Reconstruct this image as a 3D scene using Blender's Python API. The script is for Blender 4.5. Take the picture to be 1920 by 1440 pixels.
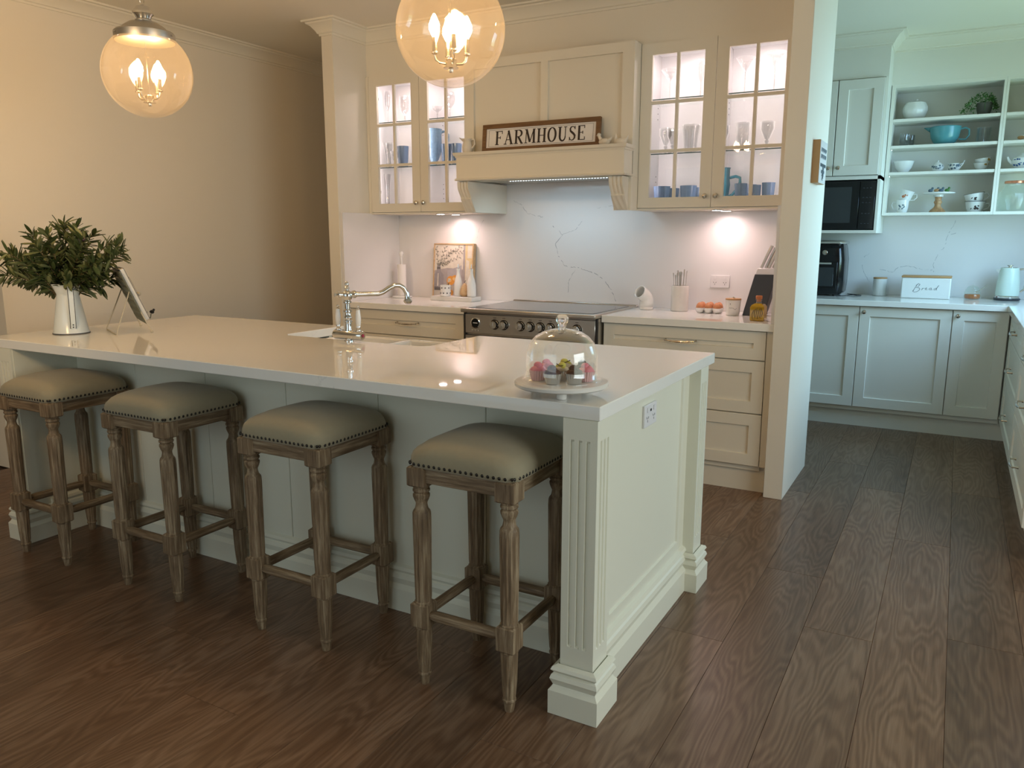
import bpy, bmesh, math, random
from mathutils import Vector, Matrix, noise
R = math.radians; PI = math.pi
rnd = random.Random(7)
for o in list(bpy.data.objects): bpy.data.objects.remove(o)
sc = bpy.context.scene
COL = sc.collection

# ---------------------------------------------------------------- camera
CAM = Vector((0.7911, -1.898, 1.3667)); YAW, PITCH, ROLL, FPX = -0.5094, 0.186, 0.0013, 1478.2
cd = bpy.data.cameras.new('camera'); cam = bpy.data.objects.new('camera', cd); COL.objects.link(cam)
fw = Vector((math.sin(YAW)*math.cos(PITCH), math.cos(YAW)*math.cos(PITCH), -math.sin(PITCH)))
rt = Vector((math.cos(YAW), -math.sin(YAW), 0)); up = rt.cross(fw)
r2 = math.cos(ROLL)*rt + math.sin(ROLL)*up; u2 = -math.sin(ROLL)*rt + math.cos(ROLL)*up
cam.matrix_world = Matrix(((r2.x, u2.x, -fw.x, CAM.x), (r2.y, u2.y, -fw.y, CAM.y), (r2.z, u2.z, -fw.z, CAM.z), (0, 0, 0, 1)))
cd.sensor_width = 36; cd.lens = FPX*36/1920; cd.clip_start = .05
sc.camera = cam
# ---------------------------------------------------------------- exposure, world, daylight
sc.view_settings.view_transform = 'Standard'; sc.view_settings.look = 'None'
sc.view_settings.exposure = 0.62; sc.view_settings.gamma = 1; sc.view_settings.use_curve_mapping = False
w = bpy.data.worlds.new('world'); sc.world = w; w.use_nodes = True
bg = w.node_tree.nodes['Background']; bg.inputs[0].default_value = (.55, .72, .85, 1); bg.inputs[1].default_value = .6
def area(name, loc, direction, sx, sy, power, color, spread=180):
    l = bpy.data.lights.new(name, 'AREA'); l.shape = 'RECTANGLE'; l.size = sx; l.size_y = sy
    l.energy = power; l.color = color; l.spread = R(spread)
    o = bpy.data.objects.new(name, l); COL.objects.link(o); o.location = loc
    d = Vector(direction).normalized(); o.rotation_euler = d.to_track_quat('-Z', 'Y').to_euler()
    return o
SKY = (.60, .82, 1.0); LAWN = (.66, 1.0, .72)
# daylight through the pantry window (sky from above, lawn bounce from below)
area('pantry_window_sky_light', (1.80, 3.55, 1.70), (-1, 0, -.55), 1.25, 1.0, 21, (.38, .68, 1.0), 138)
area('pantry_window_lawn_light', (1.80, 3.55, 1.40), (-1, 0, .6), 1.25, .7, 5.5, (.60, 1.0, .66), 145)
# daylight through the living-room window on the right
area('side_window_sky_light', (3.36, -.2, 1.55), (-1, .12, -.4), 2.4, 1.3, 17, (.86, .93, .95), 120)
area('side_window_lawn_light', (3.36, -.2, .9), (-1, .12, .35), 2.4, .8, 4, (.9, 1, .72), 150)
# glazed door behind the camera
area('rear_door_light', (-1.2, -3.36, 1.5), (0, 1, 0), 3.0, 1.5, 6.0, (.86, .98, .95), 165)
# added warm light, unseen left of the camera, washing the left wall
area('added_wall_wash', (-1.7, -1.5, 1.95), (-1, .85, .05), .4, .4, 7.0, (1, .64, .30), 115)

# ---------------------------------------------------------------- materials
MATS = {}
def nmat(name):
    m = bpy.data.materials.new(name); m.use_nodes = True; MATS[name] = m
    nt = m.node_tree; return m, nt, nt.nodes['Principled BSDF']
def plain(name, col, rough=.5, metal=0, spec=.5, coat=0, bump=0, bscale=200, var=0, vscale=8, trans=0, emit=None, es=0, alpha=1, sheen=0):
    m, nt, b = nmat(name); N = nt.nodes; L = nt.links
    b.inputs['Base Color'].default_value = (*col, 1); b.inputs['Roughness'].default_value = rough
    b.inputs['Metallic'].default_value = metal; b.inputs['Specular IOR Level'].default_value = spec
    b.inputs['Coat Weight'].default_value = coat; b.inputs['Coat Roughness'].default_value = .08
    b.inputs['Transmission Weight'].default_value = trans; b.inputs['Sheen Weight'].default_value = sheen
    if emit: b.inputs['Emission Color'].default_value = (*emit, 1); b.inputs['Emission Strength'].default_value = es
    tc = N.new('ShaderNodeTexCoord')
    n = N.new('ShaderNodeTexNoise'); n.inputs['Scale'].default_value = vscale; n.inputs['Detail'].default_value = 4
    L.new(tc.outputs['Object'], n.inputs['Vector'])
    mx = N.new('ShaderNodeMix'); mx.data_type = 'RGBA'; mx.inputs['A'].default_value = (*[c*(1-var) for c in col], 1)
    mx.inputs['B'].default_value = (*[min(1, c*(1+var)) for c in col], 1)
    L.new(n.outputs['Fac'], mx.inputs['Factor']); L.new(mx.outputs['Result'], b.inputs['Base Color'])
    if bump:
        n2 = N.new('ShaderNodeTexNoise'); n2.inputs['Scale'].default_value = bscale; n2.inputs['Detail'].default_value = 3
        L.new(tc.outputs['Object'], n2.inputs['Vector'])
        bp = N.new('ShaderNodeBump'); bp.inputs['Strength'].default_value = bump; bp.inputs['Distance'].default_value = .002
        L.new(n2.outputs['Fac'], bp.inputs['Height']); L.new(bp.outputs['Normal'], b.inputs['Normal'])
    return m
def ramp(nt, stops):
    r = nt.nodes.new('ShaderNodeValToRGB'); e = r.color_ramp.elements
    while len(e) < len(stops): e.new(.5)
    for k, (p, c) in enumerate(stops): e[k].position = p; e[k].color = (*c, 1) if len(c) == 3 else c
    return r
def clear_glass(name, tint=(1, 1, 1), haze=0, hazecol=(1, 1, 1), refl=1.0, rough=.0):
    m = bpy.data.materials.new(name); m.use_nodes = True; MATS[name] = m; nt = m.node_tree; N = nt.nodes; L = nt.links
    N.remove(N['Principled BSDF']); out = N['Material Output']
    tr = N.new('ShaderNodeBsdfTransparent'); tr.inputs[0].default_value = (*tint, 1)
    gl = N.new('ShaderNodeBsdfGlossy'); gl.inputs['Roughness'].default_value = rough; gl.inputs['Color'].default_value = (refl, refl, refl, 1)
    fr = N.new('ShaderNodeFresnel'); ge = N.new('ShaderNodeNewGeometry'); io = N.new('ShaderNodeMix'); io.inputs['A'].default_value = 1.5; io.inputs['B'].default_value = 1/1.5
    L.new(ge.outputs['Backfacing'], io.inputs['Factor']); L.new(io.outputs['Result'], fr.inputs[0])
    mx = N.new('ShaderNodeMixShader'); L.new(fr.outputs[0], mx.inputs[0]); L.new(tr.outputs[0], mx.inputs[1]); L.new(gl.outputs[0], mx.inputs[2])
    last = mx
    if haze:
        ad = N.new('ShaderNodeMixShader'); df = N.new('ShaderNodeBsdfDiffuse'); tl = N.new('ShaderNodeBsdfTranslucent')
        df.inputs[0].default_value = (*hazecol, 1); tl.inputs[0].default_value = (*hazecol, 1)
        m2 = N.new('ShaderNodeMixShader'); m2.inputs[0].default_value = .7; L.new(df.outputs[0], m2.inputs[1]); L.new(tl.outputs[0], m2.inputs[2])
        ad.inputs[0].default_value = haze; L.new(last.outputs[0], ad.inputs[1]); L.new(m2.outputs[0], ad.inputs[2]); last = ad
    L.new(last.outputs[0], out.inputs[0]); return m
def wood(name, dark, mid, light, scale=(60, 60, 3), rough=.6, rnd_amt=.0, wave=False, coat=0, bump=.25, dist=.8):
    m, nt, b = nmat(name); N = nt.nodes; L = nt.links
    tc = N.new('ShaderNodeTexCoord'); oi = N.new('ShaderNodeObjectInfo')
    ad = N.new('ShaderNodeVectorMath'); ad.operation = 'ADD'
    cmb = N.new('ShaderNodeCombineXYZ'); ml = N.new('ShaderNodeMath'); ml.operation = 'MULTIPLY'; ml.inputs[1].default_value = 37
    L.new(oi.outputs['Random'], ml.inputs[0]); L.new(ml.outputs[0], cmb.inputs[0]); L.new(ml.outputs[0], cmb.inputs[1]); L.new(ml.outputs[0], cmb.inputs[2])
    L.new(tc.outputs['Object'], ad.inputs[0]); L.new(cmb.outputs[0], ad.inputs[1])
    mp = N.new('ShaderNodeMapping'); mp.inputs['Scale'].default_value = scale; L.new(ad.outputs[0], mp.inputs[0])
    n = N.new('ShaderNodeTexNoise'); n.inputs['Scale'].default_value = 1; n.inputs['Detail'].default_value = 8; n.inputs['Roughness'].default_value = .65
    n.inputs['Distortion'].default_value = dist
    L.new(mp.outputs[0], n.inputs['Vector'])
    r = ramp(nt, [(.3, dark), (.5, mid), (.72, light)]); L.new(n.outputs['Fac'], r.inputs[0])
    hv = N.new('ShaderNodeHueSaturation'); L.new(r.outputs[0], hv.inputs['Color'])
    mr = N.new('ShaderNodeMapRange'); mr.inputs['To Min'].default_value = 1-rnd_amt; mr.inputs['To Max'].default_value = 1+rnd_amt
    L.new(oi.outputs['Random'], mr.inputs[0]); L.new(mr.outputs[0], hv.inputs['Value'])
    L.new(hv.outputs[0], b.inputs['Base Color']); b.inputs['Roughness'].default_value = rough
    b.inputs['Coat Weight'].default_value = coat
    bp = N.new('ShaderNodeBump'); bp.inputs['Strength'].default_value = bump; bp.inputs['Distance'].default_value = .0015
    L.new(n.outputs['Fac'], bp.inputs['Height']); L.new(bp.outputs['Normal'], b.inputs['Normal'])
    return m
plain('wall_paint', (.79, .74, .64), .75, bump=.05, bscale=120, spec=.25)
plain('ceiling_paint', (.84, .80, .69), .85, spec=.2)
plain('cornice_paint', (.80, .76, .65), .6, spec=.3)
plain('cabinet_paint', (.79, .74, .63), .42, spec=.4)
plain('island_paint', (.80, .79, .66), .38, spec=.4)
plain('pantry_paint', (.82, .80, .72), .4, spec=.4)
plain('mantel_paint', (.79, .73, .61), .42, spec=.4)
def quartz():
    m, nt, b = nmat('quartz'); N = nt.nodes; L = nt.links
    tc = N.new('ShaderNodeTexCoord')
    dn = N.new('ShaderNodeTexNoise'); dn.inputs['Scale'].default_value = .9; dn.inputs['Detail'].default_value = 9; dn.inputs['Roughness'].default_value = .62
    L.new(tc.outputs['Object'], dn.inputs['Vector'])
    sub = N.new('ShaderNodeMath'); sub.operation = 'SUBTRACT'; sub.inputs[1].default_value = .5
    ab = N.new('ShaderNodeMath'); ab.operation = 'ABSOLUTE'; L.new(dn.outputs['Fac'], sub.inputs[0]); L.new(sub.outputs[0], ab.inputs[0])
    line = ramp(nt, [(0, (1, 1, 1)), (.0015, (.7, .7, .7)), (.004, (0, 0, 0))]); L.new(ab.outputs[0], line.inputs[0])
    mk = N.new('ShaderNodeTexNoise'); mk.inputs['Scale'].default_value = 3.1; mk.inputs['Detail'].default_value = 3
    mp = N.new('ShaderNodeMapping'); mp.inputs['Location'].default_value = (4.3, 1.7, 8.1); L.new(tc.outputs['Object'], mp.inputs[0]); L.new(mp.outputs[0], mk.inputs['Vector'])
    mk2 = ramp(nt, [(.56, (0, 0, 0)), (.72, (1, 1, 1))]); L.new(mk.outputs['Fac'], mk2.inputs[0])
    mul = N.new('ShaderNodeMath'); mul.operation = 'MULTIPLY'; L.new(line.outputs[0], mul.inputs[0]); L.new(mk2.outputs[0], mul.inputs[1])
    m3 = N.new('ShaderNodeMath'); m3.operation = 'MULTIPLY'; m3.inputs[1].default_value = .25; L.new(mul.outputs[0], m3.inputs[0])
    mx = N.new('ShaderNodeMix'); mx.data_type = 'RGBA'; mx.inputs['A'].default_value = (.91, .89, .84, 1); mx.inputs['B'].default_value = (.30, .31, .33, 1)
    L.new(m3.outputs[0], mx.inputs['Factor']); L.new(mx.outputs['Result'], b.inputs['Base Color'])
    b.inputs['Roughness'].default_value = .025; b.inputs['Specular IOR Level'].default_value = .6
    return m
quartz()
def floor_mat():
    m, nt, b = nmat('oak_floor'); N = nt.nodes; L = nt.links
    tc = N.new('ShaderNodeTexCoord'); oi = N.new('ShaderNodeObjectInfo')
    cmb = N.new('ShaderNodeCombineXYZ'); ml = N.new('ShaderNodeMath'); ml.operation = 'MULTIPLY'; ml.inputs[1].default_value = 53
    L.new(oi.outputs['Random'], ml.inputs[0])
    for k in range(3): L.new(ml.outputs[0], cmb.inputs[k])
    ad = N.new('ShaderNodeVectorMath'); ad.operation = 'ADD'; L.new(tc.outputs['Object'], ad.inputs[0]); L.new(cmb.outputs[0], ad.inputs[1])
    # cathedral grain: contours of a stretched noise field
    mp = N.new('ShaderNodeMapping'); mp.inputs['Scale'].default_value = (6.0, .9, 1); L.new(ad.outputs[0], mp.inputs[0])
    n = N.new('ShaderNodeTexNoise'); n.inputs['Scale'].default_value = 1.0; n.inputs['Detail'].default_value = 2.5; n.inputs['Roughness'].default_value = .45
    L.new(mp.outputs[0], n.inputs['Vector'])
    m1 = N.new('ShaderNodeMath'); m1.operation = 'MULTIPLY'; m1.inputs[1].default_value = 150; L.new(n.outputs['Fac'], m1.inputs[0])
    sn = N.new('ShaderNodeMath'); sn.operation = 'SINE'; L.new(m1.outputs[0], sn.inputs[0])
    mr = N.new('ShaderNodeMapRange'); mr.inputs['From Min'].default_value = -1; L.new(sn.outputs[0], mr.inputs[0])
    # fine pores
    mp2 = N.new('ShaderNodeMapping'); mp2.inputs['Scale'].default_value = (150, 7, 1); L.new(ad.outputs[0], mp2.inputs[0])
    n2 = N.new('ShaderNodeTexNoise'); n2.inputs['Scale'].default_value = 1; n2.inputs['Detail'].default_value = 6; L.new(mp2.outputs[0], n2.inputs['Vector'])
    mp3 = N.new('ShaderNodeMapping'); mp3.inputs['Scale'].default_value = (9, 1.2, 1); L.new(ad.outputs[0], mp3.inputs[0])
    n3 = N.new('ShaderNodeTexNoise'); n3.inputs['Scale'].default_value = 1; n3.inputs['Detail'].default_value = 5; L.new(mp3.outputs[0], n3.inputs['Vector'])
    a1 = N.new('ShaderNodeMath'); a1.operation = 'MULTIPLY'; a1.inputs[1].default_value = .17; L.new(mr.outputs[0], a1.inputs[0])
    a2 = N.new('ShaderNodeMath'); a2.operation = 'MULTIPLY_ADD'; a2.inputs[1].default_value = .42; L.new(n2.outputs['Fac'], a2.inputs[0]); L.new(a1.outputs[0], a2.inputs[2])
    a3 = N.new('ShaderNodeMath'); a3.operation = 'MULTIPLY_ADD'; a3.inputs[1].default_value = .45; L.new(n3.outputs['Fac'], a3.inputs[0]); L.new(a2.outputs[0], a3.inputs[2])
    r = ramp(nt, [(.26, (.084, .039, .018)), (.50, (.150, .081, .044)), (.78, (.255, .160, .100))]); L.new(a3.outputs[0], r.inputs[0])
    hv = N.new('ShaderNodeHueSaturation'); L.new(r.outputs[0], hv.inputs['Color'])
    m4 = N.new('ShaderNodeMapRange'); m4.inputs['To Min'].default_value = .8; m4.inputs['To Max'].default_value = 1.22; L.new(oi.outputs['Random'], m4.inputs[0]); L.new(m4.outputs[0], hv.inputs['Value'])
    L.new(hv.outputs[0], b.inputs['Base Color'])
    b.inputs['Roughness'].default_value = .36; b.inputs['Specular IOR Level'].default_value = .5
    rr = N.new('ShaderNodeMapRange'); rr.inputs['To Min'].default_value = .40; rr.inputs['To Max'].default_value = .24; L.new(a3.outputs[0], rr.inputs[0]); L.new(rr.outputs[0], b.inputs['Roughness'])
    bp = N.new('ShaderNodeBump'); bp.inputs['Strength'].default_value = .35; bp.inputs['Distance'].default_value = .0012
    L.new(a2.outputs[0], bp.inputs['Height']); L.new(bp.outputs['Normal'], b.inputs['Normal'])
floor_mat()
plain('splash_stone', (.79, .77, .76), .14, spec=.5)
plain('vein_grey', (.42, .42, .44), .2)
plain('subfloor', (.05, .03, .02), .9)
for nm_, s3 in (('weathered_oak', (95, 95, 6)), ('weathered_oak_across', (6, 95, 95)), ('weathered_oak_deep', (95, 6, 95))): wood(nm_, (.095, .058, .028), (.21, .14, .078), (.46, .36, .23), s3, .62, .06, bump=.5, dist=.2)
wood('sign_wood', (.10, .045, .015), (.17, .085, .03), (.23, .12, .05), (6, 60, 60), .55)
wood('pale_wood', (.42, .27, .13), (.55, .37, .19), (.66, .47, .27), (10, 60, 60), .5)
wood('turned_wood', (.30, .14, .06), (.45, .24, .11), (.58, .36, .18), (40, 40, 6), .45)
plain('linen', (.33, .285, .185), .85, bump=.35, bscale=900, var=.05, vscale=60, sheen=.25)
plain('dark_nail', (.05, .045, .04), .3, metal=.9)
plain('chrome', (.72, .71, .69), .08, metal=1)
plain('nickel', (.62, .58, .52), .2, metal=1)
plain('brushed_nickel', (.55, .52, .47), .38, metal=1)
plain('stainless', (.56, .53, .49), .3, metal=1, var=.05, vscale=40)
plain('black_gloss', (.006, .006, .007), .12, spec=.35)
plain('black_matte', (.015, .015, .016), .5)
plain('dark_glass', (.02, .025, .03), .05, spec=.7)
plain('ceran', (.09, .10, .11), .06, spec=.8)
plain('gap_black', (.012, .011, .01), .8)
plain('porcelain', (.82, .80, .76), .15, spec=.6)
plain('fireclay', (.84, .82, .77), .12, spec=.6)
plain('white_plastic', (.80, .79, .80), .3)
plain('white_enamel', (.78, .82, .80), .18, spec=.6)
plain('mint_white', (.70, .82, .74), .25)
plain('ceramic_cream', (.74, .68, .58), .4)
plain('white_gloss', (.80, .80, .78), .15)
plain('blue_glassware', (.17, .27, .45), .12, spec=.7, var=.1, vscale=50)
plain('blue_pitcher', (.22, .37, .54), .12, spec=.7, var=.25, vscale=60, bump=.8, bscale=90)
plain('teal_jug', (.03, .18, .24), .12, spec=.7)
plain('aqua_ceramic', (.10, .32, .36), .2)
plain('paper', (.80, .77, .74), .9)
plain('marble', (.74, .71, .66), .25, var=.12, vscale=14)
plain('marble_tray', (.72, .70, .66), .3, var=.08, vscale=14)
plain('egg', (.62, .26, .12), .5, var=.12, vscale=60)
plain('dark_grey', (.035, .038, .045), .45)
plain('knife_white', (.74, .72, .74), .4)
plain('cork', (.55, .19, .07), .7, var=.15, vscale=90)
plain('bamboo', (.50, .27, .11), .5)
plain('leaf_olive', (.060, .085, .026), .38, var=.35, vscale=9)
plain('leaf_olive_pale', (.17, .19, .08), .45, var=.3, vscale=9)
plain('twig', (.13, .09, .04), .7)
plain('olive_fruit', (.02, .008, .012), .3)
plain('leaf_green', (.07, .20, .04), .5, var=.5, vscale=20)
plain('pot_grey', (.10, .10, .085), .7)
plain('book_cover', (.20, .185, .18), .35, var=.5, vscale=9)
plain('book_pages', (.80, .78, .74), .8)
plain('bird_metal', (.018, .018, .018), .5)
plain('easel_lattice', (.17, .17, .12), .5, metal=.3)
plain('wire_cream', (.52, .46, .34), .4)
plain('enamel_dark', (.03, .03, .035), .4)
plain('ink', (.03, .018, .014), .6)
plain('ink_soft', (.12, .12, .13), .7)
plain('rust', (.50, .16, .06), .6)
plain('gold_print', (.42, .24, .05), .5)
plain('print_blue', (.03, .09, .27), .3)
plain('print_slate', (.10, .15, .19), .6)
plain('honey', (.60, .17, .025), .15, trans=.3)
plain('oil', (.66, .42, .02), .08, trans=.45)
plain('herb', (.10, .06, .015), .7)
plain('choc', (.075, .026, .016), .5, bump=.4, bscale=150, spec=.25)
plain('icing_pink', (.78, .22, .28), .5, bump=.5, bscale=120)
plain('icing_yellow', (.62, .55, .08), .5, bump=.4, bscale=120)
plain('icing_cream', (.62, .50, .34), .6, bump=.4, bscale=120)
plain('foil', (.62, .62, .62), .25, metal=.85)
plain('paper_pink', (.72, .42, .42), .6)
plain('switch_red', (.35, .02, .05), .4)
plain('copper', (.62, .25, .14), .3, metal=.7)
for nm, c in dict(art_bg=(.38, .34, .33), art_pale=(.66, .60, .50), art_lilac=(.42, .39, .40), art_leaf=(.13, .13, .11), art_vase=(.29, .27, .28), art_vase_dark=(.13, .12, .12), art_orange=(.72, .32, .06), art_orange_l=(.82, .55, .25), art_table=(.50, .47, .42), art_yellow=(.66, .52, .28)).items(): plain(nm, c, .55, var=.2, vscale=30)
clear_glass('pane_glass', (.985, .985, .98), refl=.8)
clear_glass('shelf_glass', (.95, .98, .97), refl=1)
clear_glass('globe_glass', (.99, .97, .94), haze=.034, hazecol=(1, .86, .68))  # slight warm glass haze, also standing in for the bulbs' lens glow
clear_glass('crystal', (.93, .93, .93), haze=.025, refl=1.5)
plain('solid_glass', (.97, .98, .98), .0, trans=1, spec=.5)
clear_glass('cut_crystal', (.88, .885, .88), haze=.05, refl=1.6, rough=.04)
clear_glass('cloche_glass', (.985, .99, .985), refl=1.3)
clear_glass('jar_glass', (.90, .95, .92), haze=.09, rough=.05)
plain('shelf_edge', (.10, .17, .16), .2)
def emis(name, col, s):
    m, nt, b = nmat(name); b.inputs['Base Color'].default_value = (0, 0, 0, 1)
    b.inputs['Emission Color'].default_value = (*col, 1); b.inputs['Emission Strength'].default_value = s; return m
emis('bulb_glow', (1, .60, .25), 115)
emis('led_white', (.80, .93, 1), 2.2)
emis('puck_glow', (1, .86, .84), 16)
M = MATS

# ---------------------------------------------------------------- mesh helpers
class MB:
    def __init__(s, *mats): s.v = []; s.f = []; s.mi = []; s.mats = list(mats); s.m = 0; s.T = Matrix.Identity(4)
    def use(s, mat):
        if mat not in s.mats: s.mats.append(mat)
        s.m = s.mats.index(mat); return s
    def add(s, vs, fs):
        b = len(s.v); s.v += [tuple(s.T @ Vector(p)) for p in vs]
        s.f += [tuple(b+i for i in f) for f in fs]; s.mi += [s.m]*len(fs); return s
    def box(s, x0, y0, z0, x1, y1, z1):
        s.add([(x0,y0,z0),(x1,y0,z0),(x1,y1,z0),(x0,y1,z0),(x0,y0,z1),(x1,y0,z1),(x1,y1,z1),(x0,y1,z1)],
              [(0,3,2,1),(4,5,6,7),(0,1,5,4),(1,2,6,5),(2,3,7,6),(3,0,4,7)]); return s
    def loops(s, rings, cap=True, closed=True):
        n = len(rings[0]); vs = [p for r in rings for p in r]; fs = []
        for k in range(len(rings)-1):
            for i in range(n if closed else n-1):
                j = (i+1) % n; fs.append((k*n+i, k*n+j, (k+1)*n+j, (k+1)*n+i))
        if cap and closed: fs.append(tuple(range(n-1, -1, -1))); fs.append(tuple((len(rings)-1)*n+i for i in range(n)))
        return s.add(vs, fs)
    def lathe(s, prof, c=(0,0,0), n=24, cap=True, mod=None):
        rings = []
        for r, z in prof:
            rings.append([(c[0]+max(r,1e-4)*(mod(i,z) if mod else 1)*math.cos(2*PI*i/n), c[1]+max(r,1e-4)*(mod(i,z) if mod else 1)*math.sin(2*PI*i/n), c[2]+z) for i in range(n)])
        return s.loops(rings, cap)
    def cyl(s, p0, p1, r0, r1=None, n=12):
        return s.tube([p0, p1], [r0, r0 if r1 is None else r1], n)
    def tube(s, pts, r, n=8, cap=True, flat=None):
        pts = [Vector(p) for p in pts]; rs = r if isinstance(r, (list, tuple)) else [r]*len(pts)
        t0 = (pts[1]-pts[0]).normalized(); a = Vector((0,0,1)) if abs(t0.z) < .9 else Vector((1,0,0))
        u = t0.cross(a).normalized(); rings = []
        for k, p in enumerate(pts):
            t = (pts[min(k+1, len(pts)-1)]-pts[max(k-1, 0)]).normalized()
            u = (u-t*u.dot(t)).normalized(); w_ = t.cross(u)
            rings.append([tuple(p+rs[k]*(math.cos(2*PI*i/n)*u+(flat or 1)*math.sin(2*PI*i/n)*w_)) for i in range(n)])
        return s.loops(rings, cap)
    def ball(s, c, r, n=12, sc_=(1,1,1)):
        m = n//2+1; return s.lathe([(r*math.sin(PI*k/m)*1, -r*math.cos(PI*k/m)*sc_[2]) for k in range(m+1)], c, n) if sc_[0] == sc_[1] == 1 else s.ell(c, r, n, sc_)
    def ell(s, c, r, n, q):
        m = n//2+1; rings = []
        for k in range(m+1):
            a = PI*k/m; rr = max(math.sin(a), 1e-3)*r
            rings.append([(c[0]+q[0]*rr*math.cos(2*PI*i/n), c[1]+q[1]*rr*math.sin(2*PI*i/n), c[2]-q[2]*r*math.cos(a)) for i in range(n)])
        return s.loops(rings)
    def prism(s, poly, h0, h1, ax=2):
        # poly: 2-D points; ax: extrusion axis
        def P(p, h): return {2: (p[0], p[1], h), 1: (p[0], h, p[1]), 0: (h, p[0], p[1])}[ax]
        return s.loops([[P(p, h0) for p in poly], [P(p, h1) for p in poly]])
    def sweep(s, path, prof, closed=False):
        # path: XY points (outside lies to the right of travel); prof: (offset, z)
        n = len(path); P = [Vector((p[0], p[1])) for p in path]; rings = []
        def nr(a, b): d = (b-a).normalized(); return Vector((d.y, -d.x))
        for k in range(n):
            if closed or 0 < k < n-1:
                n1 = nr(P[k-1], P[k]); n2 = nr(P[k], P[(k+1) % n]); m = (n1+n2); m = m/(1+n1.dot(n2))
            else: m = nr(P[0], P[1]) if k == 0 else nr(P[-2], P[-1])
            rings.append([(P[k].x+m.x*o, P[k].y+m.y*o, z) for o, z in prof])
        if closed: rings.append(rings[0])
        return s.loops(rings, cap=not closed)
    def build(s, name, mat=None, parent=None, loc=(0,0,0), bevel=0, smooth=40, label=None, kind=None, seg=1, solid=0):
        me = bpy.data.meshes.new(name); me.from_pydata(s.v, [], s.f)
        if mat: me.materials.append(M[mat])
        for mm in s.mats:
            if mm != mat or not mat: me.materials.append(M[mm])
        if len(s.mats) and not mat: me.polygons.foreach_set('material_index', s.mi)
        bm = bmesh.new(); bm.from_mesh(me)
        bmesh.ops.recalc_face_normals(bm, faces=bm.faces); bm.to_mesh(me); bm.free()
        if smooth:
            me.polygons.foreach_set('use_smooth', [True]*len(me.polygons)); me.set_sharp_from_angle(angle=R(smooth))
        o = bpy.data.objects.new(name, me); COL.objects.link(o); o.location = loc
        if parent: o.parent = parent
        if label: o['label'] = label
        if kind: o['kind'] = kind
        if bevel:
            bv = o.modifiers.new('bevel', 'BEVEL'); bv.width = bevel; bv.segments = seg; bv.limit_method = 'ANGLE'; bv.angle_limit = R(40)
        if solid:
            so = o.modifiers.new('solid', 'SOLIDIFY'); so.thickness = solid; so.offset = 0
        return o
def tag(o, label, cat, group=None):
    o['label'] = label; o['category'] = cat
    if group: o['group'] = group
    return o
def thing(name, label, cat, loc=(0,0,0), rz=0, group=None):
    o = bpy.data.objects.new(name, None); COL.objects.link(o); o.empty_display_size = .05
    o.location = loc; o.rotation_euler = (0, 0, rz); return tag(o, label, cat, group)
def kids(o): return [c for c in COL.objects if c.parent == o]
def dup(root, loc, rz=0, label=None, group=None):
    r = root.copy(); COL.objects.link(r); r.location = loc; r.rotation_euler = (0, 0, rz)
    if label: r['label'] = label
    if group: r['group'] = group
    for ch in kids(root):
        c = ch.copy(); COL.objects.link(c); c.parent = r
        for g in kids(ch): d = g.copy(); COL.objects.link(d); d.parent = c
    return r
def struct(name, mb, mat, bevel=0, **k):
    o = mb.build(name, mat, bevel=bevel, **k); o['kind'] = 'structure'; return o
def box(x0, y0, z0, x1, y1, z1): return MB().box(x0, y0, z0, x1, y1, z1)
def arc(c, r, a0, a1, n=8): return [(c[0]+r*math.cos(R(a0+(a1-a0)*k/n)), c[1]+r*math.sin(R(a0+(a1-a0)*k/n))) for k in range(n+1)]

# ---------------------------------------------------------------- room shell
H = 2.727
XN0, XN1, YN = -2.956, -2.862, 2.257          # left nib
YB = 2.909                                     # kitchen back wall face
YP = 4.88                                      # pantry back wall face
XL = -3.89
fl = struct('floor', box(-6.2, -3.6, -.06, 3.6, 6.2, -.016), 'subfloor')
W = .2235; L0 = 1.82; x = .208-W*28; col = 0
while x < 3.5:
    off = (0, .93, .37, 1.33, .62, 1.08)[col % 6]; y = -3.5-off
    if -6.0 < x:
        while y < 6.1:
            y0, y1 = max(y, -3.5), min(y+L0, 6.1)
            vis = not (y1 < -1.6 or (x < XL-.3 and y1 > .7) or (x > 1.3 and y1 > 0) or (y0 > 3.0 and x < -.3 and not (x > -4.0 and x < -2.9)) or x < -5.2 or x > 2.4)
            if vis and y1-y0 > .05 and not (-2.7 < x < -.3 and y0 > .35 and y1 < 1.0):
                g = .0004
                xa, xb, ya, yb = x+g, x+W-g, y0+g, y1-g; c = .0009
                p = MB().loops([[(xa,ya,-.015),(xb,ya,-.015),(xb,yb,-.015),(xa,yb,-.015)], [(xa,ya,-c),(xb,ya,-c),(xb,yb,-c),(xa,yb,-c)], [(xa+c,ya+c,0),(xb-c,ya+c,0),(xb-c,yb-c,0),(xa+c,yb-c,0)]])
                p.build('plank', 'oak_floor', fl, smooth=0)
            y += L0
    x += W; col += 1
rest = MB(); rest.box(-6.2, -3.5, -.015, 3.6, -2.5, -.004); rest.box(1.2, -.5, -.015, 3.6, 6.1, -.004); rest.box(-6.2, -2.5, -.015, -5.1, .7, -.004); rest.box(-2.9, 2.95, -.015, -.2, 6.1, -.004)
rest.build('plank_remainder', 'oak_floor', fl, kind='stuff')
struct('ceiling', box(-6.2, -3.6, H, 3.6, 6.2, H+.08), 'ceiling_paint')
struct('wall_left', MB().box(-6.2, .595, 0, XL, 6.2, H), 'wall_paint')
struct('wall_left_far', box(-6.2, -3.6, 0, -6.1, .595, H), 'wall_paint')
struct('wall_nib_left', box(XN0, YN, 0, XN1, YB, H), 'wall_paint', bevel=.002)
struct('wall_nib_right', box(0, YN, 0, .096, 2.972, H), 'wall_paint', bevel=.002)
struct('wall_back', box(XN0, YB, 0, 0, 2.972, H), 'wall_paint')
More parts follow.
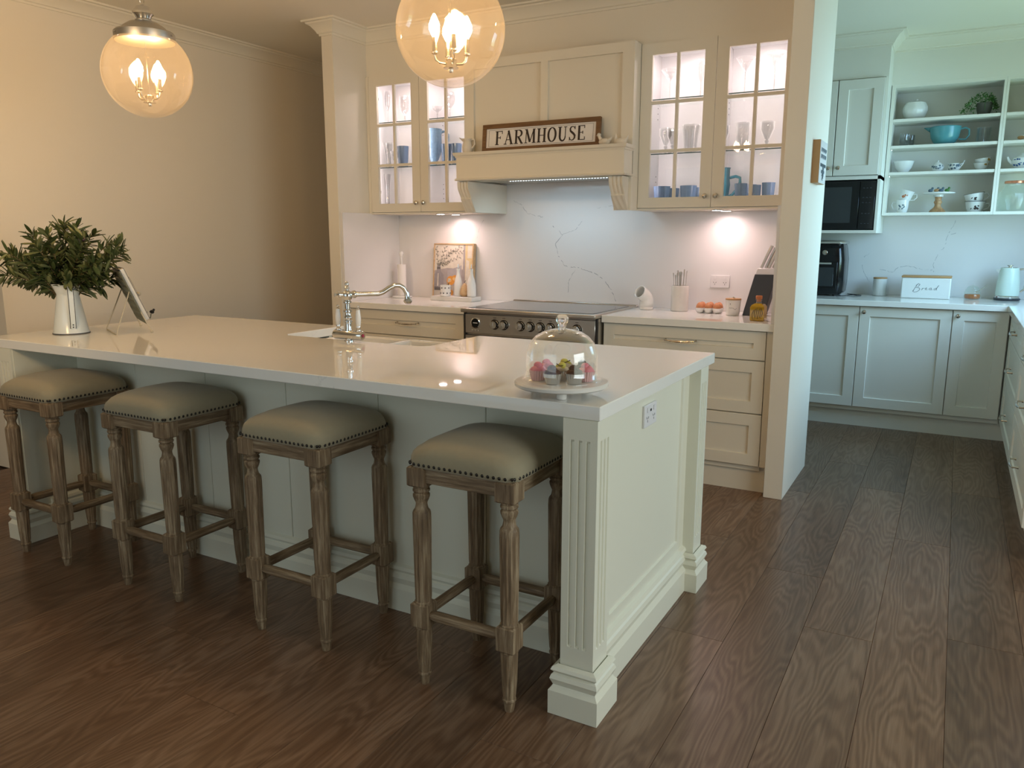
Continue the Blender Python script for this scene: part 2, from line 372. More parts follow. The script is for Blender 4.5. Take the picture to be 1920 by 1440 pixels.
struct('wall_hall', box(-3.05, 2.972, 0, XN0, 6.2, H), 'wall_paint')
struct('wall_hall_end', box(XL, 6.1, 0, -3.05, 6.2, H), 'wall_paint')
struct('wall_pantry_back', box(-2.956, YP, 0, 1.92, YP+.1, H), 'wall_paint')
# right wall of the pantry with its window opening y 2.9..4.2, z 1.15..2.2
XR = 1.82
wr = MB(); wr.box(XR, 1.7, 0, XR+.1, 2.9, H); wr.box(XR, 4.2, 0, XR+.1, YP, H); wr.box(XR, 2.9, 0, XR+.1, 4.2, 1.15); wr.box(XR, 2.9, 2.2, XR+.1, 4.2, H)
struct('wall_right', wr, 'wall_paint')
wq = MB(); wq.box(XR+.1, 1.7, 0, 3.6, 1.8, H); struct('wall_right_return', wq, 'wall_paint')
wl = MB(); wl.box(3.4, 1.1, 0, 3.5, 1.7, H); wl.box(3.4, -3.6, 0, 3.5, -1.5, H); wl.box(3.4, -1.5, 0, 3.5, 1.1, .5); wl.box(3.4, -1.5, 2.25, 3.5, 1.1, H)
struct('wall_living_right', wl, 'wall_paint')
wb = MB(); wb.box(-6.2, -3.5, 0, -2.8, -3.4, H); wb.box(.4, -3.5, 0, 3.6, -3.4, H); wb.box(-2.8, -3.5, 2.3, .4, -3.4, H)
struct('wall_rear', wb, 'wall_paint')
def window(name, x, y0, y1, z0, z1, n, ax=0):
    fr = MB(); t = .05
    def b(a0, a1, c0, c1):
        if ax == 0: fr.box(x+.02, a0, c0, x+.08, a1, c1)
        else: fr.box(a0, x+.02, c0, a1, x+.08, c1)
    b(y0, y1, z0, z0+t); b(y0, y1, z1-t, z1)
    for k in range(n+1):
        yy = y0+(y1-y0-t)*k/n; b(yy, yy+t, z0+t, z1-t)
    o = struct(name, fr, 'cornice_paint')
    for k in range(n):
        a0 = y0+(y1-y0-t)*k/n+t; a1 = y0+(y1-y0-t)*(k+1)/n
        g = box(x+.045, a0, z0+t, x+.052, a1, z1-t) if ax == 0 else box(a0, x+.045, z0+t, a1, x+.052, z1-t)
        g.build('pane', 'pane_glass', o)
window('window_1', XR, 2.9, 4.2, 1.15, 2.2, 2); window('window_2', 3.4, -1.5, 1.1, .5, 2.25, 3); window('door_1', -3.5, -2.8, .4, 0, 2.3, 3, ax=1)
# bulkhead above the kitchen wall cabinets, cornices
YK = 2.592
struct('wall_bulkhead_kitchen', box(XN1, YK, 2.428, 0, YB, H), 'cabinet_paint')
CP = [(0, H-.09), (.008, H-.09), (.010, H-.078), (.018, H-.074), (.024, H-.060), (.048, H-.030), (.066, H-.020), (.070, H-.012), (.088, H-.010), (.090, H), (0, H)]
def cornice(name, path): struct(name, MB().sweep(path, CP), 'cornice_paint', smooth=30)
cornice('trim_1', [(-6.1, .595), (XL, .595), (XL, 6.1)])
cornice('trim_2', [(XN0, 6.1), (XN0, YN), (XN1, YN), (XN1, YK), (0, YK), (0, YN), (.096, YN), (.096, 2.972), (-2.9, 2.972)])
cornice('trim_3', [(-2.9, 4.31), (.268, 4.31), (.268, 4.577), (XR, 4.577)])
pb = MB(); pb.box(-.9, 4.31, 2.44, .268, YP, H); pb.box(.268, 4.577, 2.42, XR, YP, H)
struct('wall_bulkhead_pantry', pb, 'pantry_paint')

# ---------------------------------------------------------------- cabinet parts
def shaker(mb, x0, x1, z0, z1, y, t=.02, fr=.062, rec=.010, ch=.003):
    """front at plane y facing -y, thickness t, recessed centre panel"""
    def ring(a0, a1, c0, c1, yy): return [(a0, yy, c0), (a1, yy, c0), (a1, yy, c1), (a0, yy, c1)]
    g = .0015; x0 += g; x1 -= g; z0 += g; z1 -= g
    mb.loops([ring(x0, x1, z0, z1, y+t), ring(x0, x1, z0, z1, y+.0015), ring(x0+.0015, x1-.0015, z0+.0015, z1-.0015, y),
              ring(x0+fr, x1-fr, z0+fr, z1-fr, y), ring(x0+fr+ch, x1-fr-ch, z0+fr+ch, z1-fr-ch, y+rec)])
    return mb
def knob(parent, x, y, z, ax='y', mat='nickel', s=1):
    T = Matrix.Translation((x, y, z)) @ (Matrix.Rotation(R(90), 4, 'X') if ax == 'y' else Matrix.Rotation(R(-90), 4, 'Y'))
    m = MB(); m.T = T
    m.lathe([(.007*s, 0), (.005*s, .008*s), (.006*s, .012*s), (.013*s, .015*s), (.016*s, .021*s), (.014*s, .027*s), (.007*s, .030*s), (0, .031*s)], n=14)
    return m.build('knob', mat, parent)
def pull(parent, x, y, z, ln, ax='y'):
    """turned bow handle; along x when ax='y' (front faces -y), along y when ax='x' (front faces -x)"""
    m = MB(); h = ln/2
    def P(a, d, c): return (x+a, y-d, z+c) if ax == 'y' else (x-d, y+a, z+c)
    for s in (-1, 1):
        m.tube([P(s*h, 0, 0), P(s*h, .014, 0), P(s*(h-.004), .026, -.001)], [.007, .004, .0055], 8)
    pts = []; rs = []
    for k in range(21):
        u = -1+2*k/20; pts.append(P(u*(h-.004), .026+.006*(1-u*u), -.001-.004*(1-u*u)))
        rs.append(.0034+.0032*max(0, 1-(abs(u)/.45)**2)+(.0022 if abs(abs(u)-.62) < .05 else 0))
    m.tube(pts, rs, 8)
    return m.build('handle', 'nickel', parent)

# island ------------------------------------------------------------
IX0, IX1, IW = -2.970, 0.0, 1.138
sk = [(.004, .001), (.026, .001), (.026, .074), (.019, .082), (.015, .090), (.019, .100), (.023, .110), (.019, .122), (.013, .127), (.016, .131), (.021, .137), (.017, .146), (.004, .152)]
isl = thing('kitchen_island', 'long white kitchen island base with fluted corner posts and open knee space for stools', 'kitchen island', (0, 0, 0))
def post(x0, y0, faces, s=.102):
    x1, y1 = x0+s, y0+s
    def section(groove):
        pts = []
        def side(a, b, n):
            L_ = (b-a); nr_ = Vector((L_.y, -L_.x)).normalized()
            pts.append(a)
            if True:
                for c in (.27, .5, .73):
                    for du, dd in ((-.062, 0), (-.04, .006), (.04, .006), (.062, 0)):
                        pts.append(a+L_*(c+du)-nr_*(dd if groove and n in faces else 0))
        P = [Vector((x0, y0)), Vector((x1, y0)), Vector((x1, y1)), Vector((x0, y1))]
        for k in range(4): side(P[k], P[(k+1) % 4], k)
        return pts
    A, B = section(False), section(True)
    m = MB(); rr = []
    for z, sct in ((.001, A), (.21, A), (.216, B), (.815, B), (.822, A), (.8795, A)): rr.append([(p.x, p.y, z) for p in sct])
    m.loops(rr); o = m.build('post', 'island_paint', isl, smooth=30)
    q = MB().sweep([(x0, y0), (x1, y0), (x1, y1), (x0, y1)], sk, closed=True)
    q.build('plinth', 'island_paint', o, smooth=25)
    return o
PX1, PX0, PYF, PYB = -.107, -2.866, -.003, .972
post(PX1, PYF, (0, 1)); post(PX1, PYB, (1, 2)); post(PX0, PYF, (0, 3)); post(PX0, PYB, (2, 3))
def end_panel(xo, sgn, name='end_panel'):
    # panel plane faces sgn*x; recess with shaker frame, skirting
    m = MB(); ya, yb = PYF+.102, PYB; t = .03
    def ring(a0, a1, c0, c1, xx): return [(xx, a0, c0), (xx, a1, c0), (xx, a1, c1), (xx, a0, c1)]
    m.loops([ring(ya, yb, .0, .879, xo-sgn*t), ring(ya, yb, .0, .879, xo), ring(ya+.12, yb-.07, .215, .868, xo), ring(ya+.124, yb-.074, .219, .866, xo-sgn*.007)])
    p = m.build(name, 'island_paint', isl, smooth=0)
    path = [(xo, ya), (xo, yb)] if sgn > 0 else [(xo, yb), (xo, ya)]
    pr = [(0, .001), (.022, .001), (.022, .086), (.015, .096), (.011, .104), (.015, .116), (.019, .128), (.015, .142), (.009, .148), (.012, .153), (.017, .160), (.012, .171), (0, .178)]
    MB().sweep(path, pr).build('skirting', 'island_paint', p, smooth=25)
    return p
end_panel(-.048, 1); end_panel(-2.826, -1)
# inner knee-space cheeks, back panel with board joints, rear face
YF = .29
bp_ = MB(); n = 6; xa, xb = -2.796, -.078
bp_.box(xa, YF+.006, 0, xb, YF+.02, .879)
kp = bp_.build('knee_panel', 'island_paint', isl)
for a, b in ((-2.7955, -2.762), (-.112, -.0785)): MB().box(a, PYF+.01, .0, b, YF+.005, .879).build('knee_cheek', 'island_paint', isl)
for k in range(n):
    u0 = xa+(xb-xa)*k/n; u1 = xa+(xb-xa)*(k+1)/n
    b = MB(); b.box(u0+.001, YF, .10, u1-.001, YF+.007, .878); b.build('board', 'island_paint', kp, bevel=.002)
pr = [(0, .001), (.022, .001), (.022, .086), (.015, .096), (.011, .104), (.015, .116), (.019, .128), (.015, .142), (.009, .148), (.012, .153), (.017, .160), (.012, .171), (0, .178)]
MB().sweep([(xa, YF), (xb, YF)], pr).build('skirting', 'island_paint', kp, smooth=25)
MB().sweep([(-2.762, .10), (-2.762, YF)], pr).build('skirting', 'island_paint', kp, smooth=25)
SX0, SX1, SY0 = -1.872, -1.075, .722
bk = MB(); bk.box(xa, 1.03, .1, SX0-.004, 1.05, .879); bk.box(SX1+.004, 1.03, .1, xb, 1.05, .879); bk.box(SX0-.004, 1.03, .1, SX1+.004, 1.05, .62); bk.box(xa, .98, 0, xb, 1.0, .1)
bk.build('rear_panel', 'island_paint', isl)
# worktop with the sink cut-out open at the back edge
tp = MB(); T0, T1 = .88, .92
tp.prism([(IX0, 0), (IX1, 0), (IX1, IW), (SX1, IW), (SX1, SY0+.03), (SX1-.03, SY0), (SX0+.03, SY0), (SX0, SY0+.03), (SX0, IW), (IX0, IW)], T0, T1)
ob = tp.build('island_worktop', 'quartz', bevel=.0025, smooth=0)
tag(ob, 'thick white stone worktop with faint grey veins on top of the island', 'worktop')
# butler sink
si = thing('butler_sink', 'white fireclay double butler sink set into the back edge of the island', 'sink', (0, 0, 0))
s = MB(); a0, a1, b0, b1, zt, zb = SX0+.002, SX1-.002, SY0+.002, IW+.02, .905, .66
def tub(mb, a0, a1, b0, b1, zt, zb, t):
    def rg(i, z): return [(a0+i, b0+i, z), (a1-i, b0+i, z), (a1-i, b1-i, z), (a0+i, b1-i, z)]
    mb.loops([rg(0, zb), rg(0, zt), rg(t, zt), rg(t+.006, zb+.03)])
mid = (a0+a1)/2
tub(s, a0, mid+.01, b0, b1, .876, zb, .024); tub(s, mid-.01, a1, b0, b1, .876, zb, .024)
s.build('basin', 'fireclay', si, bevel=.008, seg=2)
for cx in (mid-.2, mid+.2):
    MB().lathe([(.045, 0), (.045, .003), (.03, .004), (0, .002)], (cx, .93, zb+.03), 20).build('drain', 'chrome', si)
# bridge tap
tx, ty = -1.462, .697
tap = thing('kitchen_tap', 'chrome period style sink tap with white porcelain levers on the island worktop', 'tap', (tx, ty, .92))
m = MB(); m.tube([(-.078, 0, .028), (-.07, 0, .028), (.07, 0, .028), (.078, 0, .028)], [.017, .021, .021, .017], 18)
m.lathe([(.020, 0), (.020, .004), (.013, .007), (.013, .02)], (0, 0, 0), 18); m.build('body', 'chrome', tap)
m = MB(); m.lathe([(.015, .045), (.015, .05), (.013, .055), (.0135, .080), (.018, .083), (.018, .088), (.0125, .092), (.0165, .098), (.0165, .104), (.0125, .110), (.0125, .122), (.0185, .126), (.0185, .133), (.0115, .139), (.0115, .160), (.018, .165), (.018, .170), (.013, .175), (.019, .182), (.022, .192), (.0225, .202), (.018, .211), (.010, .216), (.006, .220), (.010, .224), (.0105, .230), (.006, .235), (.009, .240), (.009, .247), (.004, .254), (0, .257)], (0, 0, 0), 18)
m.build('column', 'chrome', tap)
d = Vector((.62, .785, 0)); zz = .200; m = MB()
def sp(a, z): return tuple(d*a+Vector((0, 0, z)))
pth = [sp(0, zz), sp(.05, zz), sp(.10, zz), sp(.135, zz), sp(.155, zz+.006), sp(.18, zz+.022), sp(.205, zz+.034), sp(.228, zz+.034), sp(.248, zz+.022), sp(.260, zz-.002), sp(.263, zz-.022), sp(.264, zz-.032)]
m.tube(pth, [.0135, .0105, .0105, .0105, .0105, .0105, .0105, .0105, .0105, .0105, .0115, .015], 14)
m.tube([sp(.264, zz-.030), sp(.264, zz-.036), sp(.264, zz-.046)], [.017, .019, .013], 14)
m.tube([sp(.018, zz), sp(.028, zz), sp(.034, zz), sp(.04, zz)], [.013, .0165, .0165, .012], 14)
m.tube([sp(-.012, zz), sp(-.03, zz), sp(-.038, zz), sp(-.046, zz), sp(-.054, zz)], [.010, .010, .013, .006, .009], 12)
m.build('spout', 'chrome', tap)
for sx in (-1, 1):
    m = MB(); c = (sx*.056, 0, 0)
    m.lathe([(.011, .045), (.011, .052), (.0075, .056), (.010, .062), (.0085, .068)], c, 12); lv = m.build('lever', 'chrome', tap); m = MB()
    m.lathe([(.008, .135), (.0085, .139), (.004, .143), (.007, .148), (.007, .152), (0, .157)], c, 12); m.build('finial', 'chrome', lv)
    MB().lathe([(.0085, .067), (.0115, .085), (.012, .105), (.0095, .125), (.008, .137)], c, 14).build('grip', 'porcelain', lv)
MB().tube([(.0785, 0, .028), (.0805, 0, .028)], .007, 14).build('end_cap', 'switch_red', tap)

# outlets ------------------------------------------------------------
def outlet(name, label, T, w_=.116, h_=.074, usb=False):
    t = thing(name, label, 'power outlet'); t.matrix_world = T
    m = MB(); m.box(-w_/2, -.009, -h_/2, w_/2, -.0003, h_/2); m.build('plate', 'white_plastic', t, bevel=.002, seg=2)
    for sx in (-1, 1):
        MB().box(sx*.03-.006, -.012, .012, sx*.03+.006, -.009, .028).build('switch', 'white_plastic', t, bevel=.001)
        m = MB()
        for dx, dz, a in ((-.007, -.006, -28), (.007, -.006, 28), (0, -.017, 0)):
            q = Matrix.Translation((sx*.03+dx, -.0093, dz)) @ Matrix.Rotation(R(a), 4, 'Y'); m.T = q
            m.box(-.001, -.0004, -.004, .001, .001, .004)
        m.build('socket', 'black_matte', t)
    m = MB().box(-.006, -.0098, .012, .006, -.009, .020)
    if usb: m.build('usb_port', 'black_matte', t)
    else: m.build('neutral_switch', 'white_plastic', t)
outlet('power_outlet', 'white double power outlet with usb port on the island end panel', Matrix.Translation((-.0552, .540, .788)) @ Matrix.Rotation(R(90), 4, 'Z'), usb=True)
outlet('power_outlet', 'white double power outlet on the stone splashback above the eggs', Matrix.Translation((-.447, 2.889, 1.097)))

# kitchen back run ---------------------------------------------------
YD = 2.300                                     # drawer front plane
def drawer_unit(name, label, x0, x1, rows, ax_handles=.17, kick=True, mat='cabinet_paint'):
    t = thing(name, label, 'drawer cabinet', (0, 0, 0))
    MB().box(x0, YD+.021, .12, x1, YB-.01, .879).build('carcass', mat, t)
    for z0, z1 in rows:
        dr = shaker(MB(), x0, x1, z0, z1, YD).build('drawer', mat, t, smooth=0)
        pull(dr, (x0+x1)/2-(.0 if x0 > -1 else -.03), YD, (z0+z1)/2+.005, ax_handles)
    MB().box(x0-.002, YD+.035, .0, x1+.034, YD+.05, .145).build('kickboard', mat, t)
    return t
drawer_unit('drawer_cabinet', 'cream drawer cabinet left of the range behind the tap', -2.838, -1.905, [(.713, .877), (.43, .71), (.148, .427)])
drawer_unit('drawer_cabinet', 'cream three drawer cabinet between the range and the wall end', -.952, -.040, [(.723, .877), (.436, .72), (.148, .433)])
tag(box(-2.861, YD+.002, .148, -2.840, YD+.02, .879).build('filler_panel', 'cabinet_paint'), 'narrow cream filler strip between the left wall end and the drawers', 'filler panel')
tag(box(-1.902, YD+.002, 0, -1.866, YD+.02, .879).build('filler_panel', 'cabinet_paint'), 'narrow cream filler strip between the left drawers and the range', 'filler panel')
tag(box(-.038, YD+.002, .148, -.001, YD+.02, .879).build('filler_panel', 'cabinet_paint'), 'cream filler strip between the right drawers and the wall end', 'filler panel')
wt = box(-2.861, YD-.022, .88, -1.860, YB-.001, .92).build('bench_top', 'quartz', bevel=.002, smooth=0); tag(wt, 'white stone benchtop left of the range', 'benchtop')
wt = box(-.957, YD-.022, .88, -.001, YB-.001, .92).build('bench_top', 'quartz', bevel=.002, smooth=0); tag(wt, 'white stone benchtop right of the range', 'benchtop')
sb = box(-2.8605, 2.889, .9205, -.0005, YB-.0005, 1.80).build('splashback', 'splash_stone', smooth=0); tag(sb, 'tall white veined stone splashback behind the range', 'splashback')
sb = box(-2.8615, YN+.012, .9205, -2.8415, 2.8885, 1.5185).build('splashback', 'splash_stone', smooth=0); tag(sb, 'white stone slab on the left wall end beside the paper towel', 'splashback')
sb = box(-.0205, YN+.03, .9205, -.0005, 2.8885, 1.5185).build('splashback', 'splash_stone', smooth=0); tag(sb, 'stone slab edge on the right wall end behind the knife block', 'splashback')

# range cooker -------------------------------------------------------
rx0, rx1, ry = -1.857, -.960, 2.225
rg = thing('range_cooker', 'wide stainless steel range cooker with glass hob between the benchtops', 'range cooker', (0, 0, 0))
m = MB(); m.box(rx0, ry+.02, .12, rx1, 2.86, .900); m.build('body', 'stainless', rg)
m = MB(); m.box(rx0-.002, 2.19, .903, rx1+.002, 2.875, .928); m.build('hob_frame', 'stainless', rg, bevel=.006, seg=3)
MB().box(rx0+.03, 2.235, .926, rx1-.03, 2.80, .9305).build('hob_glass', 'ceran', rg, bevel=.001)
MB().box(rx0, 2.86, .90, rx1, 2.886, .935).build('rear_trim', 'stainless', rg, bevel=.002)
MB().box(rx0+.012, ry, .772, rx1-.012, ry+.02, .893).build('fascia', 'stainless', rg, bevel=.003)
for sx in (rx0, rx1-.012): MB().box(sx, ry+.003, .12, sx+.012, ry+.02, .90).build('side_trim', 'black_matte', rg)
dr = MB().box(rx0+.012, ry-.003, .16, rx1-.012, ry+.018, .762).build('oven_door', 'stainless', rg, bevel=.004)
MB().box(rx0+.03, ry-.006, .20, rx1-.03, ry-.002, .735).build('door_glass', 'black_gloss', dr, bevel=.001)
hb = MB(); hb.tube([(rx0+.05, ry-.045, .742), (rx1-.05, ry-.045, .742)], .010, 12)
for hx in (rx0+.08, rx1-.08): hb.tube([(hx, ry-.004, .742), (hx, ry-.045, .742)], .007, 8)
hb.build('door_handle', 'stainless', dr)
MB().box(rx0+.02, ry+.04, .0, rx1-.02, ry+.06, .12).build('kick_panel', 'stainless', rg)
for kx in (-1.633, -1.569, -1.455, -1.389, -1.322, -1.255, -1.190, -1.085):
    m = MB(); m.T = Matrix.Translation((kx, ry, .835)) @ Matrix.Rotation(R(90), 4, 'X')
    m.lathe([(.026, 0.003), (.026, .0035), (.024, .005), (.022, .020), (.024, .024), (.023, .027), (.010, .029), (0, .029)], n=24)
    k = m.build('control_knob', 'chrome', rg); q = MB(); q.T = m.T; q.lathe([(.031, 0), (.031, .003), (0, .003)], n=24); q.build('bezel', 'black_gloss', k)
    q = MB(); q.T = Matrix.Translation((kx, ry-.029, .835)) @ Matrix.Rotation(R(rnd.choice((0, 0, 0, 12))), 4, 'Y'); q.box(-.003, -.003, -.015, .003, .001, .019); q.build('pointer', 'stainless', k, bevel=.001)
    MB().box(kx-.010, ry-.0006, .874, kx+.010, ry+.001, .877).build('marking', 'ink', rg)
m = MB(); m.T = Matrix.Translation((-1.768, ry, .838)) @ Matrix.Rotation(R(90), 4, 'X'); m.lathe([(.034, 0), (.034, .006), (.028, .008), (.028, .004), (0, .004)], n=28); ck = m.build('clock', 'chrome', rg)
m = MB(); m.T = Matrix.Translation((-1.768, ry-.005, .838)) @ Matrix.Rotation(R(90), 4, 'X'); m.lathe([(.0275, 0), (.0275, .001), (0, .001)], n=24); m.build('clock_face', 'black_gloss', ck)
m = MB(); m.box(-1.784, ry-.0075, .836, -1.752, ry-.006, .840); m.build('clock_lettering', 'white_plastic', ck)
for bx in (-1.79, -1.768, -1.746): MB().tube([(bx, ry+.001, .793), (bx, ry-.006, .793)], .005, 8).build('button', 'chrome', rg)

# wall cabinets -------------------------------------------------------
YC = 2.575; ZC0, ZC1 = 1.522, 2.428
def glazed_door(parent, x0, x1, hinge):
    z0, z1 = ZC0+.003, ZC1-.003; fs, fb, ft, mt = .066, .058, .062, .017; t = .021
    xs = [x0+.0015, x0+fs, (x0+x1)/2-mt/2, (x0+x1)/2+mt/2, x1-fs, x1-.0015]
    zi0, zi1 = z0+fb, z1-ft; hh = (zi1-zi0-2*mt)/3
    m = MB(); m.box(xs[0], YC, z0, xs[1], YC+t, z1); m.box(xs[4], YC, z0, xs[5], YC+t, z1)
    m.box(xs[1], YC, z0, xs[4], YC+t, zi0); m.box(xs[1], YC, zi1, xs[4], YC+t, z1)
    m.box(xs[2], YC, zi0, xs[3], YC+t-.004, zi1)
    for k in (1, 2):
        zz = zi0+k*hh+(k-1)*mt
        m.box(xs[1], YC, zz, xs[2], YC+t-.004, zz+mt); m.box(xs[3], YC, zz, xs[4], YC+t-.004, zz+mt)
    d = m.build('door', 'cabinet_paint', parent, smooth=0)
    for r in range(3):
        za = zi0+r*(hh+mt)
        for a, b in ((xs[1], xs[2]), (xs[3], xs[4])):
            g = MB(); g.add([(a, YC+.012, za), (b, YC+.012, za), (b, YC+.012, za+hh), (a, YC+.012, za+hh)], [(0, 1, 2, 3)])
            g.build('pane', 'pane_glass', d, smooth=0)
    kx = x1-.030 if hinge == 'l' else x0+.030
    knob(d, kx, YC, z0+.060, s=.95)
    hx = x0+.035 if hinge == 'l' else x1-.035
    for hz in (z0+.14, z1-.14):
        h = MB(); s_ = 1 if hinge == 'l' else -1
        h.box(hx-.02, YC+t, hz-.010, hx+.025, YC+t+.014, hz+.010); h.build('hinge', 'nickel', d, bevel=.002)
    return d
def wall_cab(label, x0, x1, divs, shelves):
    t = thing('wall_cabinet', label, 'glass fronted cabinet', (0, 0, 0)); th = .016; y0, y1 = YC+.023, 2.888
    m = MB(); m.box(x0, y0, ZC0, x0+th, y1, ZC1); m.box(x1-th, y0, ZC0, x1, y1, ZC1); m.box(x0+th, y0, ZC1-th, x1-th, y1, ZC1); m.box(x0+th, y0, ZC0, x1-th, y1, ZC0+.018)
    m.box(x0+th, y1-.008, ZC0+.018, x1-th, y1, ZC1-th)
    xm = (x0+x1)/2; m.box(xm-.009, y1-.26, ZC0+.018, xm+.009, y1-.008, ZC1-th)
    m.build('carcass', 'white_plastic', t)
    MB().box(x0-.001, YC+.001, ZC0-.010, x1+.001, y1, ZC0).build('base_panel', 'cabinet_paint', t)
    for z in shelves:
        for a, b in ((x0+th+.002, xm-.011), (xm+.011, x1-th-.002)):
            g = MB().box(a, y0+.025, z, b, y1-.01, z+.006); sh = g.build('shelf', 'shelf_glass', t)
            MB().box(a, y0+.023, z, b, y0+.025, z+.006).build('shelf_edge', 'shelf_edge', sh)
    pins = MB()
    for sx in (xm-.0095, xm+.0095, x0+th+.0005, x1-th-.0005):
        for yy in (y0+.05, y1-.05):
            for k in range(8): pins.box(sx-.001, yy-.0025, 1.62+k*.032+.3*(k > 3), sx+.001, yy+.0025, 1.625+k*.032+.3*(k > 3))
    pins.build('shelf_pin_holes', 'black_matte', t, kind='stuff')
    glazed_door(t, x0-.0, xm, 'l'); glazed_door(t, xm, x1, 'r')
    for a in ((x0+xm)/2, (xm+x1)/2):
        MB().lathe([(.030, 0), (.030, -.006), (0, -.006)], (a, 2.72, ZC1-th-.0005), 20).build('cabinet_light', 'puck_glow', t)
        l = bpy.data.lights.new('cabinet_lamp', 'AREA'); l.shape = 'DISK'; l.size = .06; l.energy = .42; l.color = (1, .80, .78); l.spread = R(170)
        o = bpy.data.objects.new('cabinet_lamp', l); COL.objects.link(o); o.location = (a, 2.72, ZC1-th-.010)
    # added vertical strip lights hidden behind the door stiles, evening out the shelves
    for sx in (x0+.035, xm-.02, xm+.02, x1-.035):
        l = bpy.data.lights.new('added_shelf_fill', 'AREA'); l.shape = 'RECTANGLE'; l.size = .012; l.size_y = .78; l.energy = .34; l.color = (1, .84, .83); l.spread = R(160)
        o = bpy.data.objects.new('added_shelf_fill', l); COL.objects.link(o); o.location = (sx, YC+.040, 1.965); o.rotation_euler = Vector((0, 1, 0)).to_track_quat('-Z', 'Z').to_euler()
    return t
SH = (1.826, 2.126)
cl = wall_cab('left glass fronted wall cabinet holding the blue patterned pitcher', -2.836, -1.996, 1, SH)
cr = wall_cab('right glass fronted wall cabinet holding the teal jug and martini glasses', -.872, -.012, 1, SH)
f = box(-2.8605, YC+.002, ZC0-.010, -2.8375, YC+.022, ZC1+.001).build('filler_panel', 'cabinet_paint'); tag(f, 'narrow cream filler strip at the left edge of the left wall cabinet', 'filler panel')
f = box(-.0115, YC+.002, ZC0-.010, -.0005, YC+.022, ZC1+.001).build('filler_panel', 'cabinet_paint'); tag(f, 'narrow cream filler strip at the right edge of the right wall cabinet', 'filler panel')
# under-cabinet downlights
for xx, yy, lb in ((-2.30, 2.64, 'front one under the left wall cabinet'), (-2.27, 2.78, 'rear one under the left wall cabinet'), (-.42, 2.64, 'front one under the right wall cabinet'), (-.405, 2.78, 'rear one under the right wall cabinet')):
    t = thing('downlight', 'small round glowing downlight, the %s' % lb, 'downlight', (xx, yy, ZC0-.0105))
    MB().lathe([(.034, 0), (.034, -.004), (.028, -.005), (.028, -.002), (0, -.002)], n=24).build('trim_ring', 'chrome', t)
    MB().lathe([(.0275, -.0022), (.0275, -.0045), (0, -.0045)], n=24).build('lens', 'puck_glow', t)
    l = bpy.data.lights.new('downlight_lamp', 'AREA'); l.shape = 'DISK'; l.size = .05; l.energy = .45; l.color = (1, .70, .68); l.spread = R(160)
    o = bpy.data.objects.new('downlight_lamp', l); COL.objects.link(o); o.location = (xx, yy, ZC0-.018)

# hood mantel ---------------------------------------------------------
hd = thing('hood_mantel', 'cream panelled rangehood surround with mantel shelf between the glass cabinets', 'rangehood surround', (0, 0, 0))
hx0, hx1, yc = -1.995, -.873, 2.470; hm = (hx0+hx1)/2; zt = 1.868
m = MB()
m.box(hx0, yc+.02, 1.70, hx1, yc+.03, ZC1); m.box(hx0, yc+.0, ZC1-.055, hx1, yc+.02, ZC1)
ps = [(hx0, hx0+.07), (hm-.023, hm+.023), (hx1-.07, hx1)]
for a, b in ps: m.box(a, yc, zt, b, yc+.02, ZC1-.055)
m.box(hx0, yc+.03, 1.70, hx0+.018, 2.888, ZC1); m.box(hx1-.018, yc+.03, 1.70, hx1, 2.888, ZC1)
m.build('chimney_panel', 'cabinet_paint', hd, smooth=0)
for a, b, c, d_ in ((hx0, hx0+.070, hx0+.052, hx0+.070), (hx1-.105, hx1, hx1-.018, hx1)):
    m = MB(); m.prism([(a, yc), (b, yc), (b, yc+.022), (d_, yc+.022), (d_, 2.888), (c, 2.888), (c, yc+.022), (a, yc+.022)] if d_ == b else [(a, yc), (b, yc), (b, 2.888), (c, 2.888), (c, yc+.022), (a, yc+.022)], ZC0-.010, 1.6995); m.build('side_panel', 'mantel_paint', hd, smooth=0)
# mantel box, crown and lower bead
mx0, mx1, my = hx0+.018, hx1+.002, 2.345
m = MB(); m.box(mx0, my, 1.712, mx1, yc+.0, 1.842)
m.build('mantel_box', 'mantel_paint', hd, smooth=0)
cp = [(0, 1.838), (.004, 1.838), (.006, 1.846), (.014, 1.852), (.016, 1.862), (.018, zt), (0, zt)]
cz = MB().sweep([(mx0, yc), (mx0, my), (mx1, my), (mx1, yc)], cp); cz.box(mx0, my, 1.842, mx1, yc+.02, zt); cz.build('mantel_crown', 'mantel_paint', hd, smooth=25)
cp = [(0, 1.700), (.006, 1.700), (.010, 1.706), (.006, 1.712), (0, 1.714)]
cz = MB().sweep([(mx0, yc), (mx0, my), (mx1, my), (mx1, yc)], cp); cz.box(mx0, my, 1.700, mx1, my+.02, 1.713); cz.build('mantel_bead', 'mantel_paint', hd, smooth=25)
MB().box(hx0+.07, my+.02, 1.714, hx1-.02, 2.50, 1.73).build('soffit', 'mantel_paint', hd)
